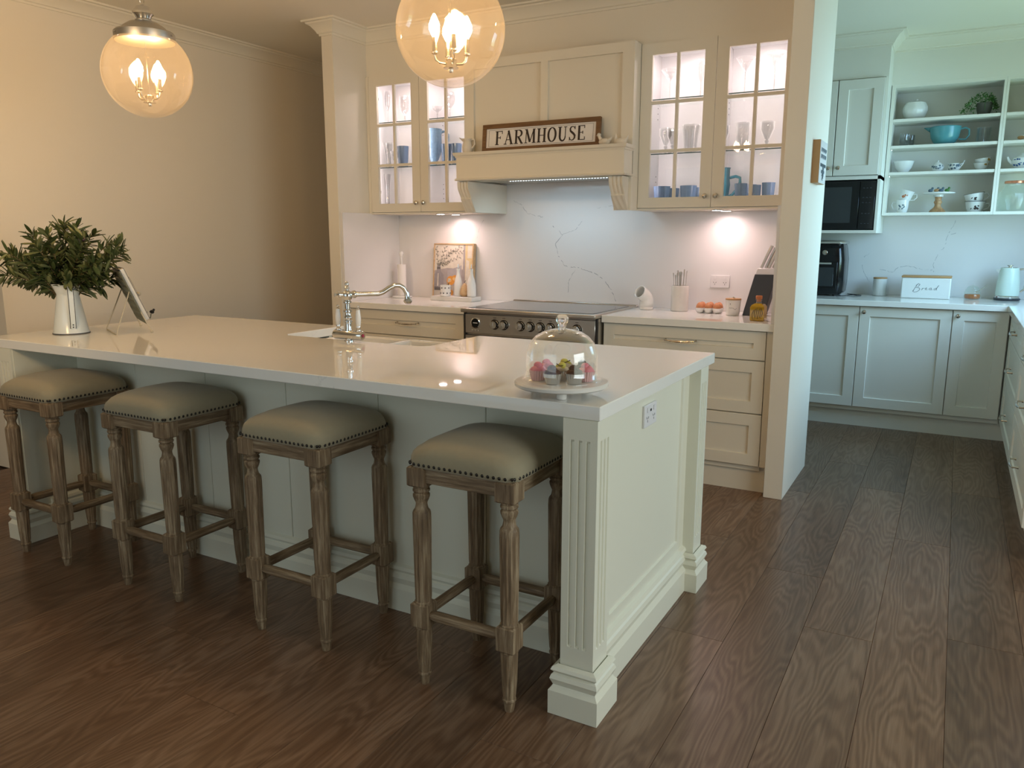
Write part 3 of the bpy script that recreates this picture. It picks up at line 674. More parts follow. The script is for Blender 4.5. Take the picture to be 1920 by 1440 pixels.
# corbels
def corbel(x0, x1):
    prof = [(yc-.096, 1.698), (yc-.098, 1.675), (yc-.092, 1.650), (yc-.078, 1.628), (yc-.064, 1.610), (yc-.058, 1.598), (yc-.060, 1.592), (yc-.048, 1.575), (yc-.034, 1.556), (yc-.022, 1.538), (yc-.010, 1.522), (yc-.006, 1.514)]
    m = MB(); nx = 24; rings = []
    for k in range(nx+1):
        u = k/nx; x_ = x0+(x1-x0)*u; rg_ = []
        for j, (py, pz) in enumerate(prof):
            d = 0
            if pz > 1.60 and .06 < u < .94: d = .0055*(1-abs(math.cos(3*PI*(u-.06)/.88)))*1.0
            if pz <= 1.592: d = -.004*max(0, math.sin(u*PI*5+pz*60))*(pz > 1.52)*(.06 < u < .94)
            rg_.append((x_, py+d, pz))
        rings.append(rg_+[(x_, yc, 1.514), (x_, yc, 1.698)])
    m.loops(rings); return m.build('corbel', 'mantel_paint', hd, smooth=50)
corbel(hx0+.006, hx0+.084); corbel(hx1-.098, hx1-.016)
# extractor
ex = thing('rangehood', 'slim dark extractor with a glowing led strip tucked under the mantel', 'rangehood', (0, 0, 0))
MB().box(hx0+.075, 2.50, 1.709, hx1-.022, 2.885, 1.75).build('canopy', 'brushed_nickel', ex)
MB().box(hx0+.09, 2.505, 1.703, hx1-.03, 2.60, 1.709).build('trim_bar', 'black_gloss', ex)
le = MB()
for k in range(38): le.ell((-1.70+k*.0185, 2.540, 1.7025), .0042, 8, (1.5, 1, .6))
le.build('led_strip', 'led_white', ex, kind='stuff')
l = bpy.data.lights.new('hood_lamp', 'AREA'); l.shape = 'RECTANGLE'; l.size = .70; l.size_y = .012; l.energy = 1.35; l.color = (.52, .80, 1); l.spread = R(160)
o = bpy.data.objects.new('hood_lamp', l); COL.objects.link(o); o.location = (-1.36, 2.545, 1.694)
o.rotation_euler = (R(10), 0, 0)

# bar stools ----------------------------------------------------------
stool = thing('bar_stool', 'upholstered turned-leg wooden bar stool nearest the fluted corner post', 'bar stool', (-.386, .080, 0), 0, 'nailhead trimmed bar stools along the island')
lp = [(.0135, .0), (.0155, .012), (.0175, .030), (.0205, .034), (.0205, .039), (.018, .042)]
n_ = 28
def flute(i, z): return 1 if not (.05 < z < .188 or .29 < z < .55) else (.93 if i % 2 else 1.03)
prof_low = lp+[(.0195, .055), (.0225, .10), (.0250, .182), (.0250, .188), (.0275, .190), (.0275, .194)]
prof_up = [(.0275, .270), (.0275, .274), (.0245, .277), (.0250, .292), (.0262, .40), (.0278, .535), (.0278, .556), (.026, .562), (.020, .570), (.0175, .582), (.0175, .588), (.022, .598), (.0255, .608), (.0255, .614), (.021, .619), (.026, .625), (.026, .630), (.022, .634), (.0255, .637), (.0255, .641)]
def blk(m, h, z0, z1, c=.005):
    for zz in ((z0, z1),): m.loops([[(sx*(h-d), sy*(h-d), z) for sx, sy in ((-1,-1),(1,-1),(1,1),(-1,1))] for z, d in ((z0, c), (z0+c, 0), (z1-c, 0), (z1, c))])
for sx in (-1, 1):
    for sy in (-1, 1):
        m = MB(); m.lathe(prof_low, n=n_, mod=flute); m.lathe(prof_up, n=n_, mod=flute)
        blk(m, .0290, .192, .272); blk(m, .0305, .640, .702)
        m.build('leg', 'weathered_oak', stool, loc=(sx*.150, sy*.153, 0), smooth=28)
for sy in (-1, 1):
    MB().box(-.124, sy*.163-.010, .655, .124, sy*.163+.010, .702).build('apron', 'weathered_oak_across', stool, bevel=.002)
    MB().tube([(-.127, sy*.153, .232), (-.10, sy*.153, .232), (.10, sy*.153, .232), (.127, sy*.153, .232)], [.0125, .0165, .0165, .0125], 12).build('stretcher', 'weathered_oak_across', stool)
for sx in (-1, 1):
    MB().box(sx*.160-.010, -.127, .655, sx*.160+.010, .127, .702).build('apron', 'weathered_oak_deep', stool, bevel=.002)
    MB().tube([(sx*.150, -.130, .232), (sx*.150, -.10, .232), (sx*.150, .10, .232), (sx*.150, .130, .232)], [.0125, .0165, .0165, .0125], 12).build('stretcher', 'weathered_oak_deep', stool)
# cushion: rounded square with a domed top
m = MB(); hw = .184; nn = 40; rings = []
def sq(h, z, e, n=nn):
    out = []
    for i in range(n):
        a = 2*PI*(i+.5)/n; c, s_ = math.cos(a), math.sin(a)
        r = h/((abs(c)**e+abs(s_)**e)**(1/e)); out.append((r*c, r*s_, z))
    return out
for h, z, e in ((.176, .699, 14), (hw-.001, .703, 14), (hw+.001, .712, 13), (hw+.001, .728, 11), (hw-.002, .742, 9), (hw-.010, .755, 7), (hw-.024, .767, 5.5), (hw-.048, .778, 4.4), (hw-.080, .787, 3.6), (hw-.115, .793, 3), (hw-.150, .7965, 2.4), (.012, .798, 2)): rings.append(sq(h, z, e))
m.loops(rings); m.build('seat_cushion', 'linen', stool, smooth=60)
m = MB(); k = 20
for s_ in range(4):
    m.T = Matrix.Rotation(s_*PI/2, 4, 'Z')
    for i in range(k):
        u = -hw+.013+(2*hw-.026)*i/(k-1); m.ell((u, -(hw+.0005)*(1-(abs(u)/(hw+.001))**12)**(1/12), .712), .0052, 8, (1, .55, 1))
m.T = Matrix.Identity(4); m.build('nailhead_trim', 'dark_nail', stool, kind='stuff')
dup(stool, (-1.090, .080, 0), 0, 'upholstered wooden bar stool, second from the fluted corner post at the right')
dup(stool, (-1.828, .080, 0), 0, 'upholstered wooden bar stool, third from the fluted corner post at the right')
dup(stool, (-2.517, .072, 0), 0, 'upholstered wooden bar stool at the far left end of the island, under the white jug')

# pendants -------------------------------------------------------------
def pendant(label, x, y, z, rz):
    t = thing('globe_pendant_light', label, 'pendant light', (x, y, z), rz, 'clear glass globe pendants above the island')
    r = .186; a0 = 38
    prof = [(r*math.sin(R(180-k*(180-a0)/28)), r*math.cos(R(180-k*(180-a0)/28))) for k in range(29)]
    m = MB(); m.lathe(prof, n=56, cap=False); m.build('globe', 'globe_glass', t, smooth=180)
    zt_ = r*math.cos(R(a0)); m = MB()
    m.lathe([(.108, zt_-.020), (.122, zt_-.018), (.124, zt_-.010), (.124, zt_+.016), (.118, zt_+.022), (.098, zt_+.026), (.088, zt_+.040), (.062, zt_+.058), (.034, zt_+.066), (.034, zt_+.070)], n=40); m.build('cap', 'brushed_nickel', t, smooth=30)
    m = MB(); m.lathe([(.026, zt_+.070), (.030, zt_+.076), (.034, zt_+.086), (.043, zt_+.094), (.043, zt_+.099), (.040, zt_+.106), (.028, zt_+.124), (.010, zt_+.132), (.008, zt_+.140), (0, zt_+.141)], n=24); m.build('finial', 'chrome', t, smooth=30)
    for a in (20, 140, 260):
        sc1 = MB(); sc1.tube([(.122*math.cos(R(a)), .122*math.sin(R(a)), zt_+.003), (.134*math.cos(R(a)), .134*math.sin(R(a)), zt_+.003)], .004, 8); sc1.build('thumb_screw', 'chrome', t)
    zc_ = zt_+.138; k = 0
    while z+zc_ < H-.035:
        m = MB(); pts = []
        for i in range(17):
            a = 2*PI*i/16; px_ = .0095*math.cos(a); pz = .017*math.sin(a)
            pts.append((px_, 0, zc_+.014+pz) if k % 2 else (0, px_, zc_+.014+pz))
        m.tube(pts, .0026, 6, cap=False); m.build('chain_link', 'nickel', t); zc_ += .026; k += 1
    MB().lathe([(0, H-z-.040), (.02, H-z-.038), (.055, H-z-.012), (.060, H-z)], n=28).build('ceiling_rose', 'brushed_nickel', t)
    # candelabra
    zb_ = -.118; m = MB()
    m.tube([(0, 0, zb_), (0, 0, zt_)], .0022, 8)
    m.lathe([(.006, zb_-.020), (.008, zb_-.016), (.008, zb_-.008), (.026, zb_-.006), (.026, zb_-.002), (.020, zb_), (.020, zb_+.022), (.018, zb_+.025), (0, zb_+.026)], n=24)
    cl_ = m.build('candle_cluster', 'nickel', t)
    for q in range(4):
        a = R(90*q+15); c, s_ = math.cos(a), math.sin(a); ra = .056; m = MB()
        m.tube([(c*.018, s_*.018, zb_+.008), (c*(ra-.016), s_*(ra-.016), zb_+.010), (c*(ra-.004), s_*(ra-.004), zb_+.020), (c*ra, s_*ra, zb_+.038)], .0040, 8)
        m.lathe([(.004, zb_+.036), (.011, zb_+.040), (.012, zb_+.044), (.0085, zb_+.047), (.0085, zb_+.092), (0, zb_+.092)], (c*ra, s_*ra, 0), 14)
        ar = m.build('candle_arm', 'nickel', t)
        MB().lathe([(.006, zb_+.092), (.0115, zb_+.102), (.0185, zb_+.118), (.0180, zb_+.134), (.011, zb_+.152), (.004, zb_+.166), (0, zb_+.168)], (c*ra, s_*ra, 0), 14).build('bulb', 'bulb_glow', ar)
    return t
pendant('clear globe pendant hanging on a chain at the left, its nickel cap in view', -2.375, .50, 2.062, 0)
pendant('clear globe pendant in front of the glass cabinets, cut off by the picture top', -.790, .50, 2.055, .5)

# jug with olive branches ---------------------------------------------
jx, jy = -2.768, .283
jg = thing('enamel_jug', 'white enamel jug with black edged handle holding olive branches', 'jug', (jx, jy, .92))
m = MB(); m.lathe([(0, .002), (.074, .002), (.076, .0), (.077, .004), (.075, .008), (.066, .06), (.056, .12), (.0475, .172), (.0465, .178), (.048, .186), (.056, .205), (.066, .228), (.064, .228), (.046, .19), (.044, .17), (.06, .09), (.068, .012), (0, .012)], n=40); m.build('body', 'white_enamel', jg, smooth=50)
m = MB(); m.lathe([(.0755, -.0002), (.0785, .0015), (.0775, .0045), (.0755, .004)], n=40, cap=False); m.build('base_rim', 'enamel_dark', jg)
m = MB(); m.lathe([(.0655, .2275), (.0675, .2285), (.0655, .2305), (.0635, .2285)], n=40, cap=False); m.build('top_rim', 'enamel_dark', jg)
d = Vector((.979, -.456, 0)).normalized(); e = Vector((-d.y, d.x, 0))
hp = [d*.062+Vector((0,0,.222)), d*.082+Vector((0,0,.220)), d*.094+Vector((0,0,.200)), d*.095+Vector((0,0,.16)), d*.088+Vector((0,0,.09)), d*.078+Vector((0,0,.045)), d*.072+Vector((0,0,.028))]
def strap(mb, w0, off):
    rr = [[tuple(p+e*s*w0+d*o_) for s, o_ in ((-1, off), (1, off), (1, off+.003), (-1, off+.003))] for p in hp]; mb.loops(rr); return mb
h = strap(MB(), .0105, 0).build('handle', 'white_enamel', jg)
for s in (-1, 1): MB().tube([tuple(p+e*s*.0105+d*.0015) for p in hp], .0018, 6).build('handle_edge', 'enamel_dark', h)
for zz in (.045, .034): MB().ball(tuple(d*(.0805 if zz > .04 else .0775)+Vector((0,0,zz))), .0032, 8).build('rivet', 'enamel_dark', h)
ol = thing('olive_branches', 'bunch of dark green olive branches standing in the white enamel jug', 'foliage', (jx, jy, 1.14))
lm = MB(); L_ = 1.0
rows = []
for k in range(6):
    u = k/5; w_ = .115*math.sin(PI*min(1, u*.97+.02))**.8+.004; zc = -.10*u*u
    rows.append([(u*L_, -w_, zc+.045), (u*L_, 0, zc), (u*L_, w_, zc+.045)])
lm.loops(rows, cap=False, closed=False)
def leafmesh(mat):
    o = lm.build('leaf', mat); me = o.data; bpy.data.objects.remove(o); return me
LM = [leafmesh('leaf_olive'), leafmesh('leaf_olive'), leafmesh('leaf_olive_pale')]
nleaf = 0; rest_l = MB('leaf_olive', 'leaf_olive_pale')
FR = []
cr_ = rt.copy(); cf_ = Vector((fw.x, fw.y, 0)).normalized()
dirs = [(-.36, .10), (-.30, .14), (-.33, .03), (-.22, .20), (-.24, .10), (-.17, .06), (-.15, .24), (-.08, .28), (-.06, .18), (.0, .27), (.03, .20), (.06, .26), (.08, .15), (.13, .22), (.17, .17), (.23, .20), (.27, .16), (.24, .08), (.30, .21), (.18, .04), (-.10, .05), (.06, .04), (-.20, .0), (.16, .0), (.0, .12), (-.05, .08), (.1, .09), (-.12, .13), (-.27, .06), (.21, .12), (-.12, .20), (-.04, .25), (.09, .24), (.18, .11), (-.20, .16), (.12, .17), (-.03, .29)]
leaves = []
for bi, (a, hgt) in enumerate(dirs):
    dep = rnd.uniform(-.14, .14); end = cr_*a*.93+cf_*dep+Vector((0, 0, hgt-.015))
    st = Vector((rnd.uniform(-.02, .02), rnd.uniform(-.02, .02), -.08)); ctrl = st.lerp(end, .45)+Vector((0, 0, .055)); pts = []
    for k in range(9):
        u = k/8; p = st*(1-u)**2+ctrl*2*u*(1-u)+end*u*u; pts.append(p)
    MB().tube([tuple(p) for p in pts], [.0028-.0002*k for k in range(9)], 5).build('branch', 'twig', ol)
    nl = 17 if a*a+hgt*hgt > .03 else 13
    for k in range(nl):
        u = .30+.70*k/(nl-1); i = min(7, int(u*8)); p = pts[i].lerp(pts[i+1], u*8-i); t_ = (pts[i+1]-pts[i]).normalized()
        for s in (0, 1, 2):
            ang = rnd.uniform(0, 2*PI); side = t_.cross(Vector((math.cos(ang), math.sin(ang), .3))).normalized()
            dd = (t_*rnd.uniform(.35, .95)+side*rnd.uniform(.5, .95)+Vector((0, 0, rnd.uniform(-.25, .15)))).normalized()
            leaves.append((p, dd, rnd.uniform(.042, .075)))
rnd.shuffle(leaves)
for i, (p, dd, s) in enumerate(leaves):
    if (p+Vector((0,0,0))).z < -.045 and (Vector((p.x, p.y))).length < .07: continue
    q = dd.to_track_quat('X', 'Z') @ Matrix.Rotation(rnd.uniform(-.8, .8), 3, 'X').to_quaternion()
    Tm = Matrix.Translation(p) @ q.to_matrix().to_4x4() @ Matrix.Diagonal((s, s*rnd.uniform(.9, 1.3), s, 1))
    if nleaf < 290:
        o = bpy.data.objects.new('leaf', LM[i % 3]); COL.objects.link(o); o.parent = ol; o.matrix_local = Tm; nleaf += 1
    else:
        rest_l.m = 1 if i % 4 == 0 else 0; rest_l.T = Tm; rest_l.add(lm.v, lm.f)
rest_l.T = Matrix.Identity(4); rest_l.build('small_leaves', parent=ol, kind='stuff', smooth=60)
for k in range(12):
    p = leaves[k*7][0]; MB().ball(tuple(p), .0095, 10, (1, 1, 1.2)).build('olive', 'olive_fruit', ol)

# cookbook easel --------------------------------------------------------
bx, by = -2.47, .46
es = thing('book_easel', 'cream wire book easel with a pierced metal back beside the jug', 'book stand', (-2.59, .475, .92))
# ground axes: feet points measured in world, local coords
fA, fB = Vector((-2.735, .455, .92)), Vector((-2.700, .325, .92)); fA = Vector((-2.753, .447, .924)); fB = Vector((-2.504, .328, .924))
gA, gB = Vector((-2.732, .616, .924)), Vector((-2.435, .459, .924))
o_ = Vector((-2.59, .475, .92))
side_dir = (gB-gA).normalized(); perp = Vector((side_dir.y, -side_dir.x, 0))
prp_ = Vector((-.467, -.884, 0)); hingeA = gA.lerp(gB, .12)+prp_*.075+Vector((0, 0, .190)); hingeB = gA.lerp(gB, .88)+prp_*.075+Vector((0, 0, .190))
m = MB(); m.tube([tuple(hingeA-o_), tuple(fA-o_), tuple(fA.lerp(fB, .06)-o_-Vector((0,0,.001))), tuple(fA.lerp(fB, .94)-o_), tuple(fB-o_), tuple(hingeB-o_)], .0028, 8); m.build('rear_leg', 'wire_cream', es)
for g_, a_ in ((gA, hingeA), (gB, hingeB)):
    m = MB(); m.tube([tuple(a_-o_), tuple(g_+Vector((0,0,.003))-o_)], .0030, 8); m.ball(tuple(g_+Vector((0,0,.004))-o_), .0065, 10); m.build('front_leg', 'wire_cream', es)
# lattice back: plane through hinge line leaning back
bot = ((gA+gB)/2); top = (hingeA+hingeB)/2; upv = (top-bot).normalized(); P0 = bot+upv*.045
hwid = .148; hh_ = .255; nrm = side_dir.cross(upv).normalized()
def PL(a, b, c=0): return tuple(P0+side_dir*a+upv*b+nrm*c-o_)
m = MB()
for a in (-hwid, hwid): m.tube([PL(a, 0), PL(a, hh_)], .003, 6)
for b in (0, hh_): m.tube([PL(-hwid, b), PL(hwid, b)], .003, 6)
for k in range(8):
    for j in range(7):
        cx_, cz_ = -hwid+hwid*2*(k+.5)/8, hh_*(j+.5)/7; pts = [PL(cx_+.019*math.cos(q*PI/4), cz_+.019*math.sin(q*PI/4)*(1+.2*math.cos(q*PI/2))) for q in range(9)]; m.tube(pts, .0036, 5, cap=False)
m.build('pierced_back', 'easel_lattice', es)
# ledge and page weights
sgn = 1 if (PL(0, 0, .02)[0]+o_.x) > P0.x else -1
m = MB()
for a in (-.06, .06): m.tube([PL(a, .01), PL(a, .004, sgn*.035), PL(a, .02, sgn*.045)], .003, 6)
m.build('ledge', 'easel_lattice', es)
bi_ = MB(); bi_.T = Matrix.Translation(Vector(PL(.055, .022, sgn*.052))); bi_.ell((0, 0, .004), .013, 8, (1.2, .6, .7)); bi_.ell((.014, 0, .014), .006, 8, (1, 1, 1)); bi_.build('bird_ornament', 'bird_metal', es)
m = MB(); m.tube([PL(.0, hh_, sgn*.02), PL(.01, .20, sgn*.040), PL(.012, .13, sgn*.040)], .0012, 5); m.ball(PL(.012, .12, sgn*.042), .011, 12); m.build('page_weight', 'wire_cream', es)
bk_ = thing('cookbook', 'slim grey cookbook standing face up on the wire easel', 'book', tuple(P0))
def slab(mb, a0, a1, b0, b1, c0, c1):
    pts = [(a, b, c) for c in (c0, c1) for a, b in ((a0, b0), (a1, b0), (a1, b1), (a0, b1))]
    vs = [tuple(side_dir*a+upv*b+nrm*c*sgn) for a, b, c in pts]; mb.add(vs, [(0,1,2,3),(4,7,6,5),(0,4,5,1),(1,5,6,2),(2,6,7,3),(3,7,4,0)]); return mb
slab(MB(), -.130, .130, .012, .262, .006, .022).build('pages', 'book_pages', bk_)
slab(MB(), -.132, .132, .010, .264, .004, .006).build('back_cover', 'dark_grey', bk_); slab(MB(), -.132, .132, .010, .264, .022, .0245).build('front_cover', 'book_cover', bk_)

# cake stand -------------------------------------------------------------
kx, ky = -.172, .118
ck = thing('cake_stand', 'low white marble cake plate near the front corner of the island', 'cake stand', (kx, ky, .92))
m = MB(); m.lathe([(0, .022), (.128, .022), (.135, .026), (.136, .034), (.132, .038), (0, .038)], n=64); m.build('plate', 'marble', ck, smooth=40)
for a in (-64, 56, 176):
    m = MB(); m.lathe([(.0135, .001), (.0145, .004), (.0145, .023)], (.085*math.cos(R(a)), .085*math.sin(R(a)), 0), 20); m.build('foot', 'marble', ck)
cl_ = thing('glass_cloche', 'clear glass dome with knob covering the small cakes', 'cloche', (kx, ky, .9585))
rad = .091
pr_ = [(.099, .0), (.101, .003), (.098, .006), (.0925, .010), (.091, .03), (.0905, .060), (.088, .078), (.081, .097), (.068, .112), (.050, .123), (.030, .129), (.012, .131)]
pr_ = [(a*1.125, b*1.13) for a, b in pr_]
MB().lathe(pr_, n=72, cap=False).build('dome', 'cloche_glass', cl_, smooth=180)
MB().lathe([(a-.0035, b-.0015 if b > .06 else b) for a, b in pr_[2:]], n=72, cap=False).build('dome_inner', 'cloche_glass', cl_, smooth=180)
MB().lathe([(.013, .147), (.010, .153), (.013, .158), (.012, .161), (.015, .165), (.0185, .174), (.017, .183), (.010, .189), (0, .191)], n=28).build('knob', 'solid_glass', cl_, smooth=60)
def cake(label, dx, dy, case, icing, sc_=1.0, choc=False):
    t = thing('cupcake', label, 'cupcake', (kx+dx, ky+dy, .9582), rnd.uniform(0, 3), 'small iced cakes under the glass dome')
    nn_ = 40; m = MB(); m.lathe([(0, .001), (.0185*sc_, .001), (.0195*sc_, .004), (.0255*sc_, .030*sc_), (.024*sc_, .030*sc_), (0, .024*sc_)], n=nn_, mod=lambda i, z: 1.04 if i % 2 else .97); m.build('paper_case', case, t, smooth=20)
    m = MB(); m.lathe([(.022*sc_, .024*sc_), (.0235*sc_, .031*sc_), (.020*sc_, .037*sc_), (.013*sc_, .041*sc_), (.004*sc_, .043*sc_), (0, .043*sc_)], n=18, mod=lambda i, z: 1+.07*math.sin(i*2.2+z*300)); m.build('cake_top', icing, t)
    m = MB(); m.ell((.003, .002, .043*sc_), .0115*sc_, 14, (1, 1.1, .9)); m.ell((-.007, -.005, .039*sc_), .0085*sc_, 12, (1.1, 1, .8)); m.ell((.009, -.008, .037*sc_), .0075*sc_, 12, (1, 1, .8)); m.build('topping', icing if not choc else choc, t)
    if icing == 'icing_cream':
        mm = MB(); mm.tube([(.013*math.cos(q*.8), .013*math.sin(q*.8), .046+.003*math.sin(q*1.7)) for q in range(8)], .0011, 5); mm.build('chocolate_drizzle', 'choc', t)
    return t
for args in (('pink iced cake in a pale pink paper case, at the left front', -.060, -.030, 'paper_pink', 'icing_pink'), ('pink iced cake half hidden behind the left pink cake', -.062, .028, 'paper_pink', 'icing_pink'),
             ('chocolate cake in a silver case, at the front centre', .002, -.062, 'foil', 'choc'), ('chocolate cake in a silver case, at the right', .054, -.030, 'foil', 'choc'),
             ('cream cake with a yellow top and chocolate drizzle, at the back left', -.018, .064, 'foil', 'icing_cream', 1.0, 'icing_yellow'), ('small cream cake with yellow icing in the middle of the plate', -.002, -.001, 'foil', 'icing_cream', 1, 'icing_yellow'),
             ('tall chocolate cake at the back right behind the silver case', .038, .066, 'foil', 'choc', 1.0), ('pink iced cake at the far right edge of the dome', .068, .020, 'paper_pink', 'icing_pink')): cake(*args)

# glassware in the wall cabinets ------------------------------------------
S0, S1, S2 = 1.5405, 1.8325, 2.1325
def glass(name, label, cat, x, y, z, prof, mat='crystal', n=28, mod=None, group=None):
    t = MB().lathe(prof, n=n, cap=False, mod=mod).build(name, mat, loc=(x, y, z), smooth=50, solid=.0018 if mat == 'crystal' else .0035)
    return tag(t, label, cat, group)
martini = [(.034, .001), (.030, .003), (.004, .006), (.0032, .012), (.0032, .108), (.006, .114), (.052, .176)]
flutep = [(.030, .001), (.004, .005), (.0032, .08), (.008, .09), (.019, .115), (.022, .16), (.019, .20)]
gobp = [(.033, .001), (.006, .005), (.0055, .05), (.010, .058), (.028, .078), (.036, .105), (.036, .145), (.033, .175)]
coupep = [(.030, .001), (.005, .004), (.005, .045), (.012, .052), (.035, .068), (.042, .085)]
wine = [(.034, .001), (.005, .004), (.004, .07), (.012, .078), (.036, .105), (.040, .135), (.036, .175)]
cryst = [(.031, .001), (.030, .006), (.010, .012), (.008, .035), (.013, .045), (.008, .055), (.014, .062), (.034, .110), (.036, .150)]
zig = lambda i, z: 1.03 if i % 2 else .95
glass('martini_glass', 'clear martini glass at the left of the top shelf in the right cabinet', 'glass', -.755, 2.74, S2, martini)
glass('champagne_flute', 'slender clear flute on the top shelf left of the middle of the right cabinet', 'glass', -.562, 2.70, S2, [(r_, z_*1.02) for r_, z_ in flutep])
glass('martini_glass', 'clear martini glass on the top shelf under the cabinet light of the right cabinet', 'glass', -.322, 2.72, S2, [(r_, z_*1.1) for r_, z_ in martini])
glass('martini_glass', 'clear martini glass at the right end of the top shelf in the right cabinet', 'glass', -.160, 2.70, S2, [(r_*1.05, z_*1.15) for r_, z_ in martini])
glass('martini_glass', 'clear martini glass at the far back right corner of the top shelf', 'glass', -.095, 2.80, S2, martini)
glass('champagne_flute', 'tall champagne flute at the left end of the top shelf in the left cabinet', 'glass', -2.795, 2.73, S2, [(r_, z_*1.12) for r_, z_ in flutep])
glass('goblet', 'clear goblet on the top shelf beside the flute in the left cabinet', 'glass', -2.640, 2.72, S2, gobp)
glass('coupe_glass', 'clear shallow champagne coupe, left one of the pair behind the globe pendant', 'glass', -2.455, 2.74, S2, coupep)
glass('coupe_glass', 'clear shallow champagne coupe, right one of the pair behind the globe pendant', 'glass', -2.362, 2.71, S2, coupep)
glass('wine_glass', 'large wine glass at the right end of the top shelf in the left cabinet', 'glass', -2.280, 2.74, S2, wine)
glass('crystal_goblet', 'cut crystal goblet at the left of the middle shelf in the right cabinet', 'glass', -.765, 2.73, S1, cryst, 'cut_crystal', 24, zig)
glass('crystal_goblet', 'cut crystal goblet beside the crystal jug on the middle shelf', 'glass', -.700, 2.66, S1, [(a*.9, b*.9) for a, b in cryst], 'cut_crystal', 24, zig)
glass('crystal_jug', 'short wide cut crystal vase on the middle shelf of the right cabinet, left of centre', 'vase', -.612, 2.72, S1, [(.030, .001), (.033, .01), (.036, .05), (.040, .10), (.048, .15), (.046, .16)], 'cut_crystal', 30, zig)
glass('crystal_goblet', 'cut crystal goblet just right of the door joint on the middle shelf', 'glass', -.425, 2.72, S1, [(a*.8, b*.95) for a, b in cryst], 'cut_crystal', 24, zig)
glass('crystal_tumbler', 'cut crystal tumbler on the middle shelf above the teal jug', 'glass', -.322, 2.74, S1, [(.024, .001), (.028, .01), (.030, .06), (.036, .155)], 'cut_crystal', 30, zig)
glass('crystal_goblet', 'cut crystal goblet at the right of the middle shelf in the right cabinet', 'glass', -.186, 2.72, S1, cryst, 'cut_crystal', 24, zig)
glass('crystal_vase', 'tall flared crystal vase at the left of the middle shelf in the left cabinet', 'vase', -2.790, 2.72, S1, [(.024, .001), (.022, .01), (.016, .05), (.022, .09), (.040, .175)], 'cut_crystal', 24, zig)
glass('crystal_vase', 'tall slim crystal vase at the bottom left of the left cabinet', 'vase', -2.810, 2.72, S0, [(.030, .001), (.028, .01), (.018, .06), (.016, .12), (.022, .2), (.032, .255)], 'crystal', 24)
glass('crystal_goblet', 'small cut crystal goblet beside the blue tumbler in the left cabinet', 'glass', -2.712, 2.69, S1, [(a*.8, b*.75) for a, b in cryst], 'cut_crystal', 24, zig)
def tumbler(label, x, y, z, r, h, grp=None, mat='blue_glassware'):
    t = MB().lathe([(0, .002), (r*.76, .001), (r*.80, .004), (r, h), (r*.95, h), (r*.76, .012), (0, .010)], n=32, mod=lambda i, zz: 1+.02*math.cos(i*PI/2)).build('tumbler', mat, loc=(x, y, z), smooth=50)
    return tag(t, label, 'tumbler', grp)
tumbler('ribbed blue tumbler left of the door joint on the middle shelf, left cabinet', -2.655, 2.71, S1, .040, .145)
tumbler('ribbed blue tumbler just right of the blue pitcher', -2.286, 2.70, S1, .036, .140)
tumbler('ribbed blue tumbler partly hidden behind the mantel end', -2.205, 2.70, S1, .036, .138)
tumbler('wide slate blue cup, far left one on the bottom shelf', -.772, 2.71, S0, .050, .112)
tumbler('slate blue cup tucked behind the far left cup', -.745, 2.816, S0, .044, .106)
tumbler('wide slate blue cup left of the door joint on the bottom shelf', -.612, 2.71, S0, .048, .112)
tumbler('slate blue cup tucked behind the cup left of the door joint', -.585, 2.812, S0, .042, .106)
tumbler('slate blue cup directly right of the teal jug handle', -.298, 2.655, S0, .034, .112)
tumbler('slate blue cup behind the glazing bar of the right door', -.262, 2.745, S0, .030, .110)
tumbler('small slate blue cup, third from the right end of the bottom shelf', -.222, 2.690, S0, .026, .104)
tumbler('slate blue cup at the right end of the bottom shelf', -.160, 2.71, S0, .036, .116)
pt = thing('blue_pitcher', 'embossed blue glass pitcher on the middle shelf of the left cabinet', 'pitcher', (-2.412, 2.72, S1))
MB().lathe([(0, .001), (.034, .001), (.036, .006), (.024, .016), (.022, .024), (.040, .045), (.055, .08), (.062, .13), (.062, .20), (.066, .245), (.062, .245), (.056, .2), (.055, .12), (0, .05)], n=40, mod=lambda i, z: 1+(.02*math.cos(i*PI/2.5+z*120) if .05 < z < .2 else 0)).build('body', 'blue_pitcher', pt)
MB().tube([(.052, .03, .225), (.075, .045, .232), (.093, .055, .210), (.092, .054, .17), (.080, .045, .12), (.055, .03, .09)], [.009, .008, .007, .007, .008, .009], 10).build('handle', 'blue_pitcher', pt)
pt = thing('teal_jug', 'dark teal ribbed jug with loop handle in the right cabinet, behind the door joint', 'jug', (-.425, 2.72, S0))
MB().lathe([(0, .001), (.034, .001), (.036, .008), (.044, .06), (.050, .11), (.046, .15), (.046, .195), (.050, .205), (.046, .205), (.04, .15), (.04, .08), (0, .03)], n=40, mod=lambda i, z: 1+.025*math.cos(i*PI/2)*(z < .15)).build('body', 'teal_jug', pt)
MB().tube([(.044, .01, .150), (.075, .02, .158), (.098, .025, .150), (.100, .025, .125), (.085, .02, .085), (.060, .015, .055), (.040, .01, .045)], .0085, 10).build('handle', 'teal_jug', pt)

